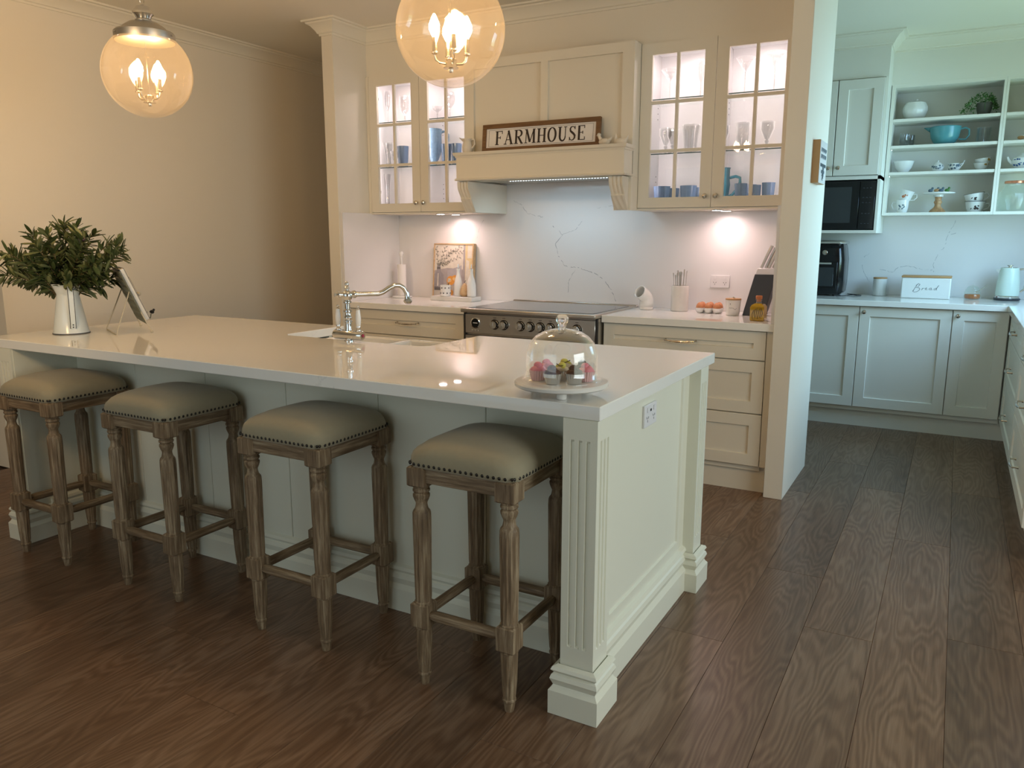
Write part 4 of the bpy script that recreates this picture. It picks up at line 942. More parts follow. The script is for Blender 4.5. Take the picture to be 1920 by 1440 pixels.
# mantel ornaments -----------------------------------------------------------
ZM = 1.8685
pc = thing('cream_pitcher', 'small cream ceramic pitcher at the left end of the mantel shelf', 'pitcher', (-1.935, 2.41, ZM))
MB().lathe([(0, .001), (.026, .001), (.032, .02), (.034, .04), (.028, .062), (.024, .072), (.030, .088), (.027, .088), (.02, .07), (0, .04)], n=28).build('body', 'ceramic_cream', pc)
m = MB(); m.add([(-.028, -.012, .086), (-.060, 0, .098), (-.028, .012, .086), (-.026, 0, .066)], [(0, 1, 3), (1, 2, 3), (0, 3, 2)]); m.build('spout', 'ceramic_cream', pc, solid=.003)
MB().tube([(.030, 0, .080), (.050, 0, .082), (.054, 0, .055), (.034, 0, .03)], .005, 8).build('handle', 'ceramic_cream', pc)
def bird(label, x, y, s, a, kind):
    t = thing('ceramic_bird', label, 'ornament', (x, y, ZM), a)
    m = MB(); m.ell((0, 0, .021), .024, 16, (1.45, .8, .85)); m.tube([(-.018, 0, .03), (-.030, 0, .048), (-.032, 0, .056)], [.012, .009, .010], 12); m.ball((-.033, 0, .060), .012, 12); m.tube([(-.042, 0, .059), (-.050, 0, .056)], [.004, .0008], 8)
    m.tube([(.022, 0, .026), (.038, 0, .036), (.046, 0, .046)], [.012, .008, .003], 10); m.build('body', 'ceramic_cream', t)
    for sy in (-1, 1):
        w_ = MB(); w_.ell((.006, sy*.016, .026), .016, 12, (1.3, .35, .8)); w_.build('wing', 'ceramic_cream', t)
    if kind: m = MB(); m.lathe([(0, 0), (.030, 0), (.034, .006), (.020, .010), (0, .010)], n=20, mod=lambda i, z: 1+.1*(i % 2)); m.build('nest', 'ceramic_cream', t)
    return t
bird('cream ceramic bird standing directly beside the right end of the farmhouse sign', -1.018, 2.41, 1, 0, True)
bt = thing('ceramic_bird', 'cream ceramic bird dish with upright pointed head at the right end of the mantel', 'ornament', (-.922, 2.41, ZM))
m = MB(); m.ell((0, 0, .018), .026, 16, (1.5, .8, .75)); m.tube([(-.026, 0, .014), (-.029, 0, .040), (-.027, 0, .064)], [.011, .009, .001], 10); m.tube([(.02, 0, .022), (.040, 0, .036), (.047, 0, .050)], [.014, .009, .002], 10); m.build('body', 'ceramic_cream', bt)

# farmhouse sign ---------------------------------------------------------------
sg = thing('farmhouse_sign', 'brown framed FARMHOUSE sign leaning on the mantel shelf', 'sign', (-1.444, 2.415, ZM+.001)); sg.rotation_euler = (R(-6), 0, 0)
sw, sh, ft_ = .782, .166, .026; hx = sw/2
for a, b, c, d_ in ((-hx, 0, hx, ft_), (-hx, sh-ft_, hx, sh)): MB().box(a, 0, b, c, .022, d_).build('frame_rail', 'sign_wood', sg, bevel=.001)
for a, c in ((-hx, -hx+ft_), (hx-ft_, hx)): MB().box(a, 0, ft_, c, .022, sh-ft_).build('frame_rail', 'sign_wood', sg, bevel=.001)
MB().box(-hx+ft_, .008, ft_, hx-ft_, .014, sh-ft_).build('board', 'paper', sg)
m = MB(); ix, iz = hx-ft_-.018, .008
for a, b, c, d_ in ((-ix, ft_+iz, ix, ft_+iz+.0012), (-ix, sh-ft_-iz-.0012, ix, sh-ft_-iz), (-ix, ft_+iz, -ix+.0012, sh-ft_-iz), (ix-.0012, ft_+iz, ix, sh-ft_-iz)): m.box(a, .0072, b, c, .0079, d_)
m.build('border_line', 'ink', sg)
# serif capitals drawn from strokes on a 0..1 high grid
def poly_stroke(mb, pts, ws, y, T, dep=.0012):
    n = len(pts); P = [Vector(p) for p in pts]; L_, R_ = [], []
    for k in range(n):
        d = (P[min(k+1, n-1)]-P[max(k-1, 0)]).normalized(); nn_ = Vector((-d.y, d.x)); w_ = ws[k] if isinstance(ws, (list, tuple)) else ws
        L_.append(P[k]+nn_*w_/2); R_.append(P[k]-nn_*w_/2)
    for k in range(n-1):
        q = [T(L_[k]), T(L_[k+1]), T(R_[k+1]), T(R_[k])]
        mb.loops([[(a, y, b) for a, b in q], [(a, y-dep, b) for a, b in q]])
TK, TN, SF = .15, .055, .05
def serif(mb, x, z, w_, y, T): poly_stroke(mb, [(x-w_/2, z), (x+w_/2, z)], SF, y, T)
def letter(ch, mb, y, T):
    S = lambda pts, ws: poly_stroke(mb, pts, ws, y, T); F = lambda x, z, w_: serif(mb, x, z, w_, y, T); b, t_ = SF/2, 1-SF/2
    if ch == 'F': S([(.13, 0), (.13, 1)], TK); S([(.1, t_), (.56, t_)], SF); S([(.55, 1), (.55, .78)], SF); S([(.15, .52), (.40, .52)], SF); S([(.40, .62), (.40, .42)], SF); F(.13, b, .32); F(.06, t_, .16); return .62
    if ch == 'A': S([(.10, 0), (.36, 1)], TN); S([(.34, 1), (.62, 0)], TK); S([(.19, .34), (.52, .34)], SF); F(.10, b, .24); F(.62, b, .28); return .76
    if ch == 'R':
        S([(.13, 0), (.13, 1)], TK); F(.13, b, .32); F(.06, t_, .16); a = arc((.33, .745), .235, 90, -90, 10)
        S([(.13, t_)]+[(p[0]*1.0, p[1]) for p in a]+[(.13, .51)], [SF, SF]+[SF+(TK-SF)*math.sin(PI*k/9) for k in range(1, 10)]+[SF, SF]); S([(.30, .51), (.60, 0)], TK*.95); F(.63, b, .18); return .72
    if ch == 'M': S([(.10, 0), (.13, 1)], TN); S([(.13, 1), (.43, .08)], TK); S([(.43, .08), (.72, 1)], TN); S([(.72, 1), (.75, 0)], TK); F(.10, b, .24); F(.75, b, .30); F(.08, t_, .16); F(.77, t_, .16); return .90
    if ch == 'H': S([(.13, 0), (.13, 1)], TK); S([(.57, 0), (.57, 1)], TK); S([(.13, .5), (.57, .5)], SF); [F(x_, z_, .30) for x_ in (.13, .57) for z_ in (b, t_)]; return .72
    if ch == 'O':
        pts = [(.34+.28*math.sin(2*PI*k/28), .5+.485*math.cos(2*PI*k/28)) for k in range(29)]; S(pts, [TN+(TK-TN)*abs(math.sin(2*PI*k/28)) for k in range(29)]); return .72
    if ch == 'U': S([(.13, 1), (.13, .35)]+[(.34-.21*math.cos(PI*k/8), .32-.30*math.sin(PI*k/8)) for k in range(9)]+[(.55, .35), (.55, 1)], [TK, TK]+[TK-.01*k for k in range(9)]+[TN, TN]); F(.13, t_, .30); F(.55, t_, .24); return .70
    if ch == 'S':
        pts = [(.47, .80), (.42, .92), (.30, .975), (.17, .93), (.11, .80), (.14, .66), (.26, .56), (.38, .46), (.47, .34), (.46, .17), (.36, .05), (.24, .02), (.13, .08), (.08, .22)]
        S(pts, [TN, TN, TN, .08, .11, .13, TK, TK, .14, .11, .08, TN, TN, TN]); S([(.48, 1), (.48, .76)], SF*.8); S([(.075, 0), (.075, .26)], SF*.8); return .56
    if ch == 'E': S([(.13, 0), (.13, 1)], TK); S([(.06, t_), (.54, t_)], SF); S([(.06, b), (.56, b)], SF); S([(.15, .52), (.40, .52)], SF); S([(.53, 1), (.53, .80)], SF); S([(.55, 0), (.55, .22)], SF); S([(.40, .62), (.40, .42)], SF); return .62
cur = 0; word = 'FARMHOUSE'; hh = .082; widths = dict(F=.62, A=.76, R=.72, M=.90, H=.72, O=.72, U=.70, S=.56, E=.62)
tot = sum(widths[c] for c in word)+.10*(len(word)-1); sx_ = .600/tot
for c in word:
    m = MB(); c0 = cur; letter(c, m, .0075, lambda p: (-.300+(c0+p[0])*sx_, .042+p[1]*hh)); m.build('letter', 'ink', sg, smooth=0); cur += widths[c]+.10

# paper towel holder, painting, tray -----------------------------------------------
pt = thing('paper_towel_holder', 'white upright paper towel holder in the left corner of the benchtop', 'paper towel holder', (-2.742, 2.775, .92))
m = MB(); m.lathe([(0, .001), (.070, .001), (.074, .006), (.072, .012), (.060, .014), (.012, .016), (.0075, .02), (.0075, .285), (.011, .290), (.008, .296), (.012, .303), (.017, .315), (.016, .325), (.008, .334), (0, .335)], n=36); m.build('stand', 'white_gloss', pt)
rl = tag(MB().lathe([(.012, 0), (.031, 0), (.032, .002), (.032, .222), (.031, .224), (.012, .224)], n=36).build('paper_towel_roll', 'paper', loc=(-2.742, 2.775, .9365)), 'slim white paper towel roll on the upright holder', 'paper towel')
pa = thing('still_life_painting', 'wood framed painting of olive sprigs and oranges leaning on the splashback', 'painting', (-2.337, 2.818, .9215)); pa.rotation_euler = (R(-5), 0, R(0))
pw, ph = .335, .392; hx = pw/2
for a, b, c, d_ in ((-hx, 0, hx, .008), (-hx, ph-.008, hx, ph), (-hx, .008, -hx+.008, ph-.008), (hx-.008, .008, hx, ph-.008)): MB().box(a, 0, b, c, .034, d_).build('frame_rail', 'pale_wood', pa)
MB().box(-hx+.008, .004, .008, hx-.008, .02, ph-.008).build('canvas', 'art_bg', pa)
m = MB('art_table', 'art_pale', 'art_lilac', 'art_yellow', 'art_vase', 'art_vase_dark', 'art_orange', 'art_orange_l', 'art_leaf'); lay = [0]
def flat(mat, pts):
    lay[0] += 1; y = .0038-.00004*lay[0]; m.use(mat); m.add([(a-hx, y, b) for a, b in pts], [tuple(range(len(pts)))])
flat('art_pale', [(.01, .20), (.12, .22), (.25, .21), (.25, .383), (.01, .383)]); flat('art_table', [(.01, .01), (.325, .01), (.325, .095), (.15, .10), (.01, .07)])
flat('art_lilac', [(.13, .09), (.24, .10), (.24, .24), (.12, .20)]); flat('art_yellow', [(.27, .10), (.325, .10), (.325, .383), (.265, .383)]); flat('art_pale', [(.285, .29), (.322, .29), (.322, .38), (.285, .38)]); flat('art_pale', [(.27, .1), (.31, .1), (.30, .27), (.275, .28)])
flat('art_vase', [(.015, .06), (.085, .06), (.09, .075), (.088, .17), (.065, .195), (.058, .24), (.030, .24), (.028, .195), (.012, .17)]); flat('art_pale', [(.035, .09), (.045, .09), (.045, .18), (.038, .18)]); flat('art_vase_dark', [(.013, .06), (.088, .06), (.088, .08), (.013, .085)]); flat('art_vase_dark', [(.030, .21), (.058, .21), (.058, .225), (.030, .225)])
for cx_, cz_, r_ in ((.150, .130, .034), (.185, .140, .030), (.215, .115, .025), (.155, .045, .022), (.130, .07, .02)):
    flat('art_orange', [(cx_+r_*math.cos(q*PI/6), cz_+r_*math.sin(q*PI/6)) for q in range(12)]); flat('art_orange_l', [(cx_-r_*.2+r_*.45*math.cos(q*PI/4), cz_+r_*.1+r_*.4*math.sin(q*PI/4)) for q in range(8)])
rr_ = random.Random(3)
for st_, en, nn_ in (((.04, .23), (.02, .37), 8), ((.045, .23), (.10, .37), 10), ((.05, .235), (.16, .345), 12), ((.05, .23), (.22, .30), 12), ((.10, .30), (.23, .37), 10), ((.05, .24), (.13, .26), 7), ((.16, .33), (.25, .335), 7)):
    flat('art_leaf', [st_, (st_[0]+.002, st_[1]), (en[0]+.002, en[1]), en])
    for k in range(nn_):
        u = (k+.5)/nn_; px_, pz = st_[0]+(en[0]-st_[0])*u, st_[1]+(en[1]-st_[1])*u; a = math.atan2(en[1]-st_[1], en[0]-st_[0])+(-1)**k*rr_.uniform(.5, 1.0); l_ = rr_.uniform(.016, .026)
        qx, qz = px_+l_*math.cos(a), pz+l_*math.sin(a); ox, oz = -.0028*math.sin(a), .0028*math.cos(a); mx_, mz_ = (px_+qx)/2, (pz+qz)/2
        flat('art_leaf', [(px_, pz), (mx_-ox, mz_-oz), (qx, qz), (mx_+ox, mz_+oz)])
m.build('painted_scene', parent=pa, smooth=0)
ty_ = tag(MB().box(-.172, -.062, 0, .172, .062, .030).build('marble_tray', 'marble_tray', bevel=.002, loc=(-2.250, 2.735, .9205)), 'rectangular white marble tray holding bottles in front of the painting', 'tray'); ty_.rotation_euler = (0, 0, R(0))
ZT = .9508
def bottle(label, x, y):
    t = thing('ceramic_bottle', label, 'bottle', (x, y, ZT), 0, 'white oil and vinegar bottles on the marble tray')
    MB().lathe([(0, .001), (.028, .001), (.031, .006), (.031, .06), (.030, .085), (.022, .12), (.0125, .15), (.0105, .175), (.0125, .186), (.0125, .190), (0, .190)], n=32).build('body', 'white_gloss', t)
    MB().tube([(0, 0, .188), (0, 0, .20), (.002, 0, .222)], [.006, .004, .0028], 8).build('pourer', 'chrome', t)
bottle('white ceramic bottle with steel pourer behind the spotted cup', -2.238, 2.755); bottle('white ceramic bottle with steel pourer at the right end of the marble tray', -2.118, 2.735)
cp_ = thing('spotted_cup', 'white cup with dark spots holding a brush at the left of the marble tray', 'cup', (-2.312, 2.705, ZT))
MB().lathe([(0, .001), (.034, .001), (.036, .004), (.037, .078), (.034, .078), (.033, .008), (0, .006)], n=32).build('body', 'white_gloss', cp_)
m = MB()
for k in range(18):
    a = R(40*(k % 9)+20*(k//9)); z_ = .022+.036*(k//9); c, s_ = math.cos(a), math.sin(a); m.T = Matrix.Translation((.0372*c, .0372*s_, z_)) @ Matrix.Rotation(a, 4, 'Z') @ Matrix.Rotation(R(90), 4, 'Y'); m.lathe([(.0052, 0), (.0052, .0008), (0, .0008)], n=10)
m.T = Matrix.Identity(4); m.build('spots', 'ink_soft', cp_, kind='stuff')
br = thing('basting_brush', 'small wooden brushes standing in the spotted cup', 'brush', (-2.312, 2.705, ZT+.008))
MB().tube([(-.01, .0, .0), (.018, .006, .098)], .003, 8).build('stick', 'pale_wood', br); MB().tube([(.008, -.01, .0), (.028, .0, .085)], .003, 8).build('stick', 'twig', br); MB().tube([(.018, .006, .090), (.026, .010, .112)], [.005, .010], 8).build('bristles', 'art_pale', br)
pe = thing('wooden_pear', 'pale wooden pear ornament between the two white bottles', 'ornament', (-2.180, 2.745, ZT))
MB().lathe([(0, .001), (.020, .001), (.032, .015), (.033, .03), (.026, .055), (.015, .078), (.008, .090), (0, .093)], n=24).build('body', 'pale_wood', pe); MB().tube([(0, 0, .091), (.003, 0, .102), (.009, 0, .110)], .0018, 6).build('stem', 'twig', pe)

# right benchtop ----------------------------------------------------------------------
sp_ = thing('salt_pig', 'white ceramic elbow shaped salt pig beside the hob', 'salt pig', (-.862, 2.76, .9205))
MB().lathe([(0, .001), (.041, .001), (.042, .004), (.042, .014), (.0395, .017), (0, .017)], n=32).build('foot_ring', 'porcelain', sp_)
m = MB(); m.tube([(0, 0, .014), (0, 0, .045), (0, 0, .062), (-.004, -.008, .078), (-.011, -.023, .092), (-.020, -.042, .103), (-.026, -.054, .110)], [.038, .038, .038, .038, .038, .038, .0395], 36, cap=False)
m.build('body', 'porcelain', sp_, smooth=60, solid=.006)
uc = thing('utensil_crock', 'cream marble crock beside the salt pig', 'utensil crock', (-.655, 2.77, .9205))
MB().lathe([(0, .001), (.050, .001), (.052, .004), (.052, .150), (.050, .152), (.044, .152), (.044, .01), (0, .008)], n=36).build('body', 'marble', uc, smooth=40)
for i in range(11):
    a = i*2.4; r_ = .010+.026*((i*37) % 10)/10; hgt = rnd.uniform(.205, .240); x_, y_ = r_*math.cos(a), r_*math.sin(a)
    t = thing('fork' if i % 2 else 'knife', 'stainless steel cutlery standing upright in the marble crock', 'cutlery', (-.655+x_, 2.77+y_, .9305), a, 'cutlery in the marble crock')
    lx = rnd.uniform(.004, .016)
    MB().tube([(0, 0, 0), (lx*.3, 0, .08), (lx, 0, hgt-.03), (lx*1.2, 0, hgt-.006), (lx*1.25, 0, hgt)], [.0028, .0028, .003, .0065, .004], 8, flat=.45).build('handle', 'stainless', t)
eg = thing('egg_tray', 'white ceramic six cup egg tray below the splashback outlet', 'egg tray', (-.462, 2.735, .9205))
m = MB()
for i in range(3):
    for j in range(2): m.lathe([(.012, .001), (.020, .006), (.0255, .022), (.0265, .030), (.0245, .030), (.018, .010), (0, .006)], ((i-1)*.050, (j-.5)*.050, 0), 20)
m.box(-.070, -.045, .020, .070, .045, .0215); m.build('tray', 'white_gloss', eg, smooth=50)
for i in range(3):
    for j in range(2):
        e = MB().lathe([(.0225*math.sin(PI*k/12)*(1-.10*math.cos(PI*k/12)*-1), -.027*math.cos(PI*k/12)) for k in range(13)], n=20).build('egg', 'egg', loc=(-.462+(i-1)*.050, 2.735+(j-.5)*.050, .9205+.034+.002))
        tag(e, 'brown egg in the white tray, %s of the %s row' % (('left end', 'middle', 'right end')[i], ('front', 'back')[j]), 'egg', 'brown eggs in the ceramic tray')
cn = thing('lidded_canister', 'small white canister with wooden lid in front of the knife block', 'canister', (-.306, 2.655, .9205))
MB().lathe([(0, .001), (.036, .001), (.038, .004), (.043, .088), (.040, .088), (.036, .01), (0, .01)], n=36).build('body', 'white_gloss', cn)
ld = MB().lathe([(0, .0885), (.044, .0885), (.0445, .092), (.043, .096), (0, .096)], n=36).build('lid', 'bamboo', cn)
m = MB(); m.ball((0, 0, .101), .005, 8); m.ball((.007, 0, .099), .0035, 8); m.build('knob', 'nickel', ld)
def wrapstroke(parent, pts, r, z0, mat='ink_soft', w_=.0009, a0=-1.1):
    m = MB(); m.tube([((r+.0004)*math.cos(a0+p[0]/r), (r+.0004)*math.sin(a0+p[0]/r), z0+p[1]) for p in pts], w_, 5); return m.build('lettering', mat, parent)
A0 = math.atan2(CAM.y-2.655, CAM.x+.306)
wrapstroke(cn, [(-.022, .0), (-.018, .004), (-.016, 0), (-.012, .003), (-.010, 0), (-.006, .004), (-.002, 0), (.002, .003), (.006, -.003), (.010, -.006), (.014, -.006), (.020, .001)], .0402, .042, a0=A0)
wrapstroke(cn, [(-.018, .002), (-.016, .005), (-.014, .002), (-.016, 0)], .0415, .064, 'ink', .0012, a0=A0)
kb = thing('knife_block', 'slanted dark grey and white knife block against the wall end', 'knife block', (-.190, 2.720, .9205))
def slant(mb, y0, y1, z0, z1, xs0, xs1, dx): mb.add([(xs0, y0, z0), (xs1, y0, z0), (xs1, y1, z0), (xs0, y1, z0), (xs0+dx, y0, z1), (xs1+dx, y0, z1), (xs1+dx, y1, z1), (xs0+dx, y1, z1)], [(0,3,2,1),(4,5,6,7),(0,1,5,4),(1,2,6,5),(2,3,7,6),(3,0,4,7)]); return mb
slant(MB(), -.05, .05, .0, .235, -.066, .052, .058).build('block', 'dark_grey', kb, bevel=.003)
slant(MB(), -.048, .052, .232, .268, -.006, .108, .010).build('white_cap', 'knife_white', kb, bevel=.003)
for k, (kx_, ky_) in enumerate(((.020, -.02), (.040, .0), (.060, -.02), (.080, .01), (.052, .03))):
    t = thing('kitchen_knife', 'steel handled kitchen knife slotted into the dark grey knife block', 'knife', (-.190+kx_, 2.720+ky_, .9205+.2685), 0, 'knives in the knife block')
    ln = .125-.012*k; MB().tube([(0, 0, 0), (ln*.20, 0, ln*.5), (ln*.42, 0, ln)], [.0058, .0065, .0072], 10, flat=1.3).build('handle', 'stainless', t)
ob_ = thing('oil_bottle', 'square glass bottle of golden herb oil with cork at the right bench corner', 'bottle', (-.118, 2.440, .9205))
m = MB(); h_ = .037
m.loops([[(sx*(h_-d), sy*(h_-d), z) for sx, sy in ((-1,-1),(1,-1),(1,1),(-1,1))] for z, d in ((.001, .003), (.004, 0), (.072, 0), (.084, .006), (.092, .020))]); m.build('oil_body', 'oil', ob_, bevel=.004, seg=2)
m = MB(); m.lathe([(.017, .088), (.014, .095), (.014, .106), (.017, .108), (.017, .112), (.014, .114)], n=20, cap=False); m.build('neck', 'jar_glass', ob_)
MB().lathe([(0, .100), (.011, .100), (.012, .114), (.017, .115), (.0175, .130), (.015, .133), (0, .133)], n=20).build('cork', 'cork', ob_)
m = MB()
for k in range(6): m.tube([(-.02+.008*k, -.0375, .010+.003*(k % 3)), (-.025+.011*k, -.0385, .035+.006*(k % 2)), (-.015+.007*k, -.0375, .060+.005*(k % 3))], .0014, 5)
m.build('herbs', 'herb', ob_, kind='stuff')

# nib sign ------------------------------------------------------------------------------
ns = thing('block_sign', 'small white printed block sign with wooden sides on the wall end', 'sign', (.0962, 2.48, 1.635))
MB().box(0, 0, 0, .036, .215, .213).build('block', 'bamboo', ns, bevel=.001); MB().box(.036, .001, .001, .038, .214, .212).build('face', 'white_plastic', ns)
m = MB()
def fl_(pts, w_=.0022): m.tube([(.0384, p[0], p[1]) for p in pts], w_, 5)
for r_ in range(4):
    for k in range(5):
        cy_, cz_ = .035+.036*k, .165-.032*r_
        if r_ < 2: fl_([(cy_-.008, cz_-.01), (cy_-.004, cz_+.010), (cy_+.004, cz_-.004), (cy_+.009, cz_+.010)])
        elif r_ == 2 or k in (1, 3): fl_([(cy_+.012*math.cos(q*PI/3), cz_-.01+.008*math.sin(q*PI/3)) for q in range(7)])
for q in range(9): fl_([(.108+.012*math.cos(q*.7), .060+.02*math.sin(q*.7)), (.108+.03*math.cos(q*.7), .050+.036*math.sin(q*.7))], .0018)
fl_([(.108, .035), (.108, .080)], .006); m.build('printed_design', 'print_slate', ns, kind='stuff')
# veins of the kitchen splashback: irregular thin grey streaks in the stone
def vein(parent, pts, y, w0=.0022, seed=1, nm='vein'):
    g_ = random.Random(seed); m = MB()
    for (a, b), (c, d) in zip(pts[:-1], pts[1:]):
        L_ = math.hypot(c-a, d-b); n = max(2, int(L_/.012)); pr_ = None
        for k in range(n+1):
            u = k/n; x_ = a+(c-a)*u+g_.uniform(-.004, .004)*(0 < k < n); z_ = b+(d-b)*u+g_.uniform(-.004, .004)*(0 < k < n); w_ = w0*g_.uniform(.2, 1.2)
            if pr_ and g_.random() > .18:
                dx, dz = x_-pr_[0], z_-pr_[1]; l_ = math.hypot(dx, dz)+1e-6; ox, oz = -dz/l_, dx/l_
                m.add([(pr_[0]+ox*pr_[2]/2, y, pr_[1]+oz*pr_[2]/2), (x_+ox*w_/2, y, z_+oz*w_/2), (x_-ox*w_/2, y, z_-oz*w_/2), (pr_[0]-ox*pr_[2]/2, y, pr_[1]-oz*pr_[2]/2)], [(0, 1, 2, 3)])
            pr_ = (x_, z_, w_)
    return m.build(nm, 'vein_grey', parent, smooth=0)
spb = bpy.data.objects['splashback']
for k, pts in enumerate(([(-1.114, .950), (-1.146, 1.023), (-1.190, 1.075), (-1.248, 1.118), (-1.388, 1.161), (-1.485, 1.171), (-1.532, 1.234), (-1.553, 1.315), (-1.501, 1.373), (-1.574, 1.431)],
    [(-1.501, 1.373), (-1.405, 1.408), (-1.362, 1.459)], [(-1.401, 1.155), (-1.451, 1.072), (-1.456, .995)], [(-1.87, 1.60), (-1.809, 1.568), (-1.768, 1.514), (-1.687, 1.496), (-1.62, 1.48)], [(-2.104, 1.482), (-2.148, 1.41), (-2.163, 1.349)], [(-1.06, 1.56), (-1.172, 1.551), (-1.258, 1.542)])):
    vein(spb, pts, 2.8888, (.0042, .0022, .003, .0028, .002, .002)[k], k+1)

# ================= pantry =================
YQ = 4.205; PC0, PC1 = .150, .877; XR1 = 1.130
pc_ = thing('pantry_base_cabinet', 'grey green base cabinet with panelled doors along the pantry back wall', 'base cabinet', (0, 0, 0))
MB().box(-.9, YQ+.021, .12, 1.128, YP-.01, .879).build('carcass', 'pantry_paint', pc_)
MB().box(-.9, YQ+.05, 0, 1.18, YQ+.07, .15).build('kickboard', 'pantry_paint', pc_)
for a, b, kx_ in ((-.36, .213, None), (.215, .794, .245), (.797, 1.123, .827)):
    d = shaker(MB(), a, b, PC0, PC1, YQ, fr=.068).build('door', 'pantry_paint', pc_, smooth=0)
    if kx_: knob(d, kx_, YQ, .838, s=.95)
d = shaker(MB(), -.9, -.362, PC0, PC1, YQ, fr=.068).build('door', 'pantry_paint', pc_, smooth=0)
# right run of drawers facing -x
def shaker_x(mb, y0, y1, z0, z1, x, t=.02, fr=.062, rec=.008, ch=.004):
    def ring(a0, a1, c0, c1, xx): return [(xx, a0, c0), (xx, a1, c0), (xx, a1, c1), (xx, a0, c1)]
    g = .0015; y0 += g; y1 -= g; z0 += g; z1 -= g
    mb.loops([ring(y0, y1, z0, z1, x+t), ring(y0, y1, z0, z1, x+.0015), ring(y0+.0015, y1-.0015, z0+.0015, z1-.0015, x), ring(y0+fr, y1-fr, z0+fr, z1-fr, x), ring(y0+fr+ch, y1-fr-ch, z0+fr+ch, z1-fr-ch, x+rec)]); return mb
for lb, ya, yb in (('far grey green drawer cabinet on the right side of the pantry, next to the corner', 3.02, 4.10), ('near grey green drawer cabinet on the right side of the pantry, at the picture edge', 1.93, 3.01)):
    t = thing('pantry_drawer_cabinet', lb, 'drawer cabinet', (0, 0, 0))
    MB().box(XR1+.021, ya, .12, XR-.01, yb, .879).build('carcass', 'pantry_paint', t); MB().box(XR1+.05, ya, 0, XR1+.07, yb, .15).build('kickboard', 'pantry_paint', t)
    for z0, z1 in ((.723, .877), (.436, .72), (.148, .433)):
        dr = shaker_x(MB(), ya+.002, yb-.002, z0, z1, XR1).build('drawer', 'pantry_paint', t, smooth=0); pull(dr, XR1, (ya+yb)/2, (z0+z1)/2+.005, .17, 'x')
f = tag(box(XR1+.001, 4.102, .148, XR1+.02, 4.204, .879).build('filler_panel', 'pantry_paint'), 'grey green corner filler strip between the pantry cabinets', 'filler panel')
MB().box(XR1+.05, 4.10, 0, XR1+.07, YQ+.05, .148).build('kickboard', 'pantry_paint', f)
m = MB(); m.prism([(-.9, YQ-.022), (XR1-.022, YQ-.022), (XR1-.022, 1.92), (XR-.001, 1.92), (XR-.001, YP-.001), (-.9, YP-.001)], .88, .92)
tag(m.build('pantry_bench_top', 'quartz', bevel=.002, smooth=0), 'L shaped white stone benchtop around the pantry corner', 'benchtop')
tag(box(-.9, YP-.0205, .9205, XR-.002, YP-.0005, 1.56).build('pantry_splashback', 'splash_stone', smooth=0), 'pale veined stone splashback behind the kettle and bread bin', 'splashback')
# microwave cabinet
mc = thing('pantry_wall_cabinet', 'grey green wall cabinet with two doors above the built-in microwave', 'wall cabinet', (0, 0, 0)); YM = 4.31; x1 = .268
m = MB(); m.box(-.9, YM+.002, 1.76, x1, YP-.025, 1.785); m.box(-.9, YM+.002, 1.388, x1, YP-.025, 1.408); m.box(x1-.018, YM+.002, 1.408, x1, YP-.025, 2.44); m.box(-.9, YM+.03, 1.785, x1-.018, YP-.025, 2.44)
m.box(-.9, YM+.1, 1.408, -.88, YP-.025, 1.76); m.build('carcass', 'pantry_paint', mc)
for a, b, kx_ in ((-.046, .250, -.012), (-.38, -.049, -.080)):
    d = shaker(MB(), a, b, 1.788, 2.436, YM-.018, fr=.066).build('door', 'pantry_paint', mc, smooth=0); knob(d, kx_, YM-.018, 1.842, s=.95)
mw = thing('microwave', 'black built-in microwave under the pantry wall cabinet doors', 'microwave', (0, 0, 0))
MB().box(-.34, YM+.01, 1.412, .246, YP-.12, 1.752).build('body', 'black_matte', mw, bevel=.002)
dm = MB().box(-.335, YM-.002, 1.416, .140, YM+.008, 1.748).build('door', 'black_gloss', mw, bevel=.002); MB().box(-.28, YM-.0035, 1.46, .09, YM-.0025, 1.71).build('window', 'dark_glass', dm)
cpn = MB().box(.143, YM-.002, 1.416, .243, YM+.008, 1.748).build('control_panel', 'black_gloss', mw, bevel=.002)
for zz in (1.70, 1.635, 1.60, 1.525, 1.455):
    for xx in (.168, .19, .212): MB().box(xx-.006, YM-.004, zz-.003, xx+.006, YM-.0025, zz+.003).build('button', 'dark_grey', cpn)
# open shelves
os_ = thing('open_shelf_unit', 'white open wall shelving displaying crockery above the pantry bench', 'shelf unit', (0, 0, 0)); SF_, SBK = 4.577, YP-.022
m = MB(); xs = (.272, .290, .957, .988, 1.70)
m.box(.272, SF_+.002, 1.515, .294, SBK, 2.42); m.box(.957, SF_+.002, 1.515, .972, SBK, 2.42); m.box(.973, SF_+.002, 1.515, .988, SBK, 2.42); m.box(1.70, SF_+.002, 1.515, 1.718, SBK, 2.42)
m.box(.294, SF_+.002, 1.515, .957, SBK, 1.535); m.box(.988, SF_+.002, 1.515, 1.70, SBK, 1.535); m.box(.294, SF_+.002, 2.40, .957, SBK, 2.42); m.box(.988, SF_+.002, 2.40, 1.70, SBK, 2.42); m.box(.294, SBK-.006, 1.535, 1.70, SBK, 2.40)
m.build('carcass', 'pantry_paint', os_)
ZS = (1.800, 1.985, 2.168)
for z in ZS:
    for a, b in ((.295, .956), (.989, 1.699)): MB().box(a, SF_+.006, z, b, SBK-.007, z+.020).build('shelf', 'pantry_paint', os_, bevel=.001)
m = MB()
for z in ZS:
    for a in (.2995, .951): m.tube([(a, SF_+.04, z-.004), (a, SF_+.04, z-.012)], .004, 6)
m.build('shelf_pins', 'nickel', os_)
P0_, P1_, P2_, P3_ = 1.5355, ZS[0]+.0205, ZS[1]+.0205, ZS[2]+.0205; ys = 4.70
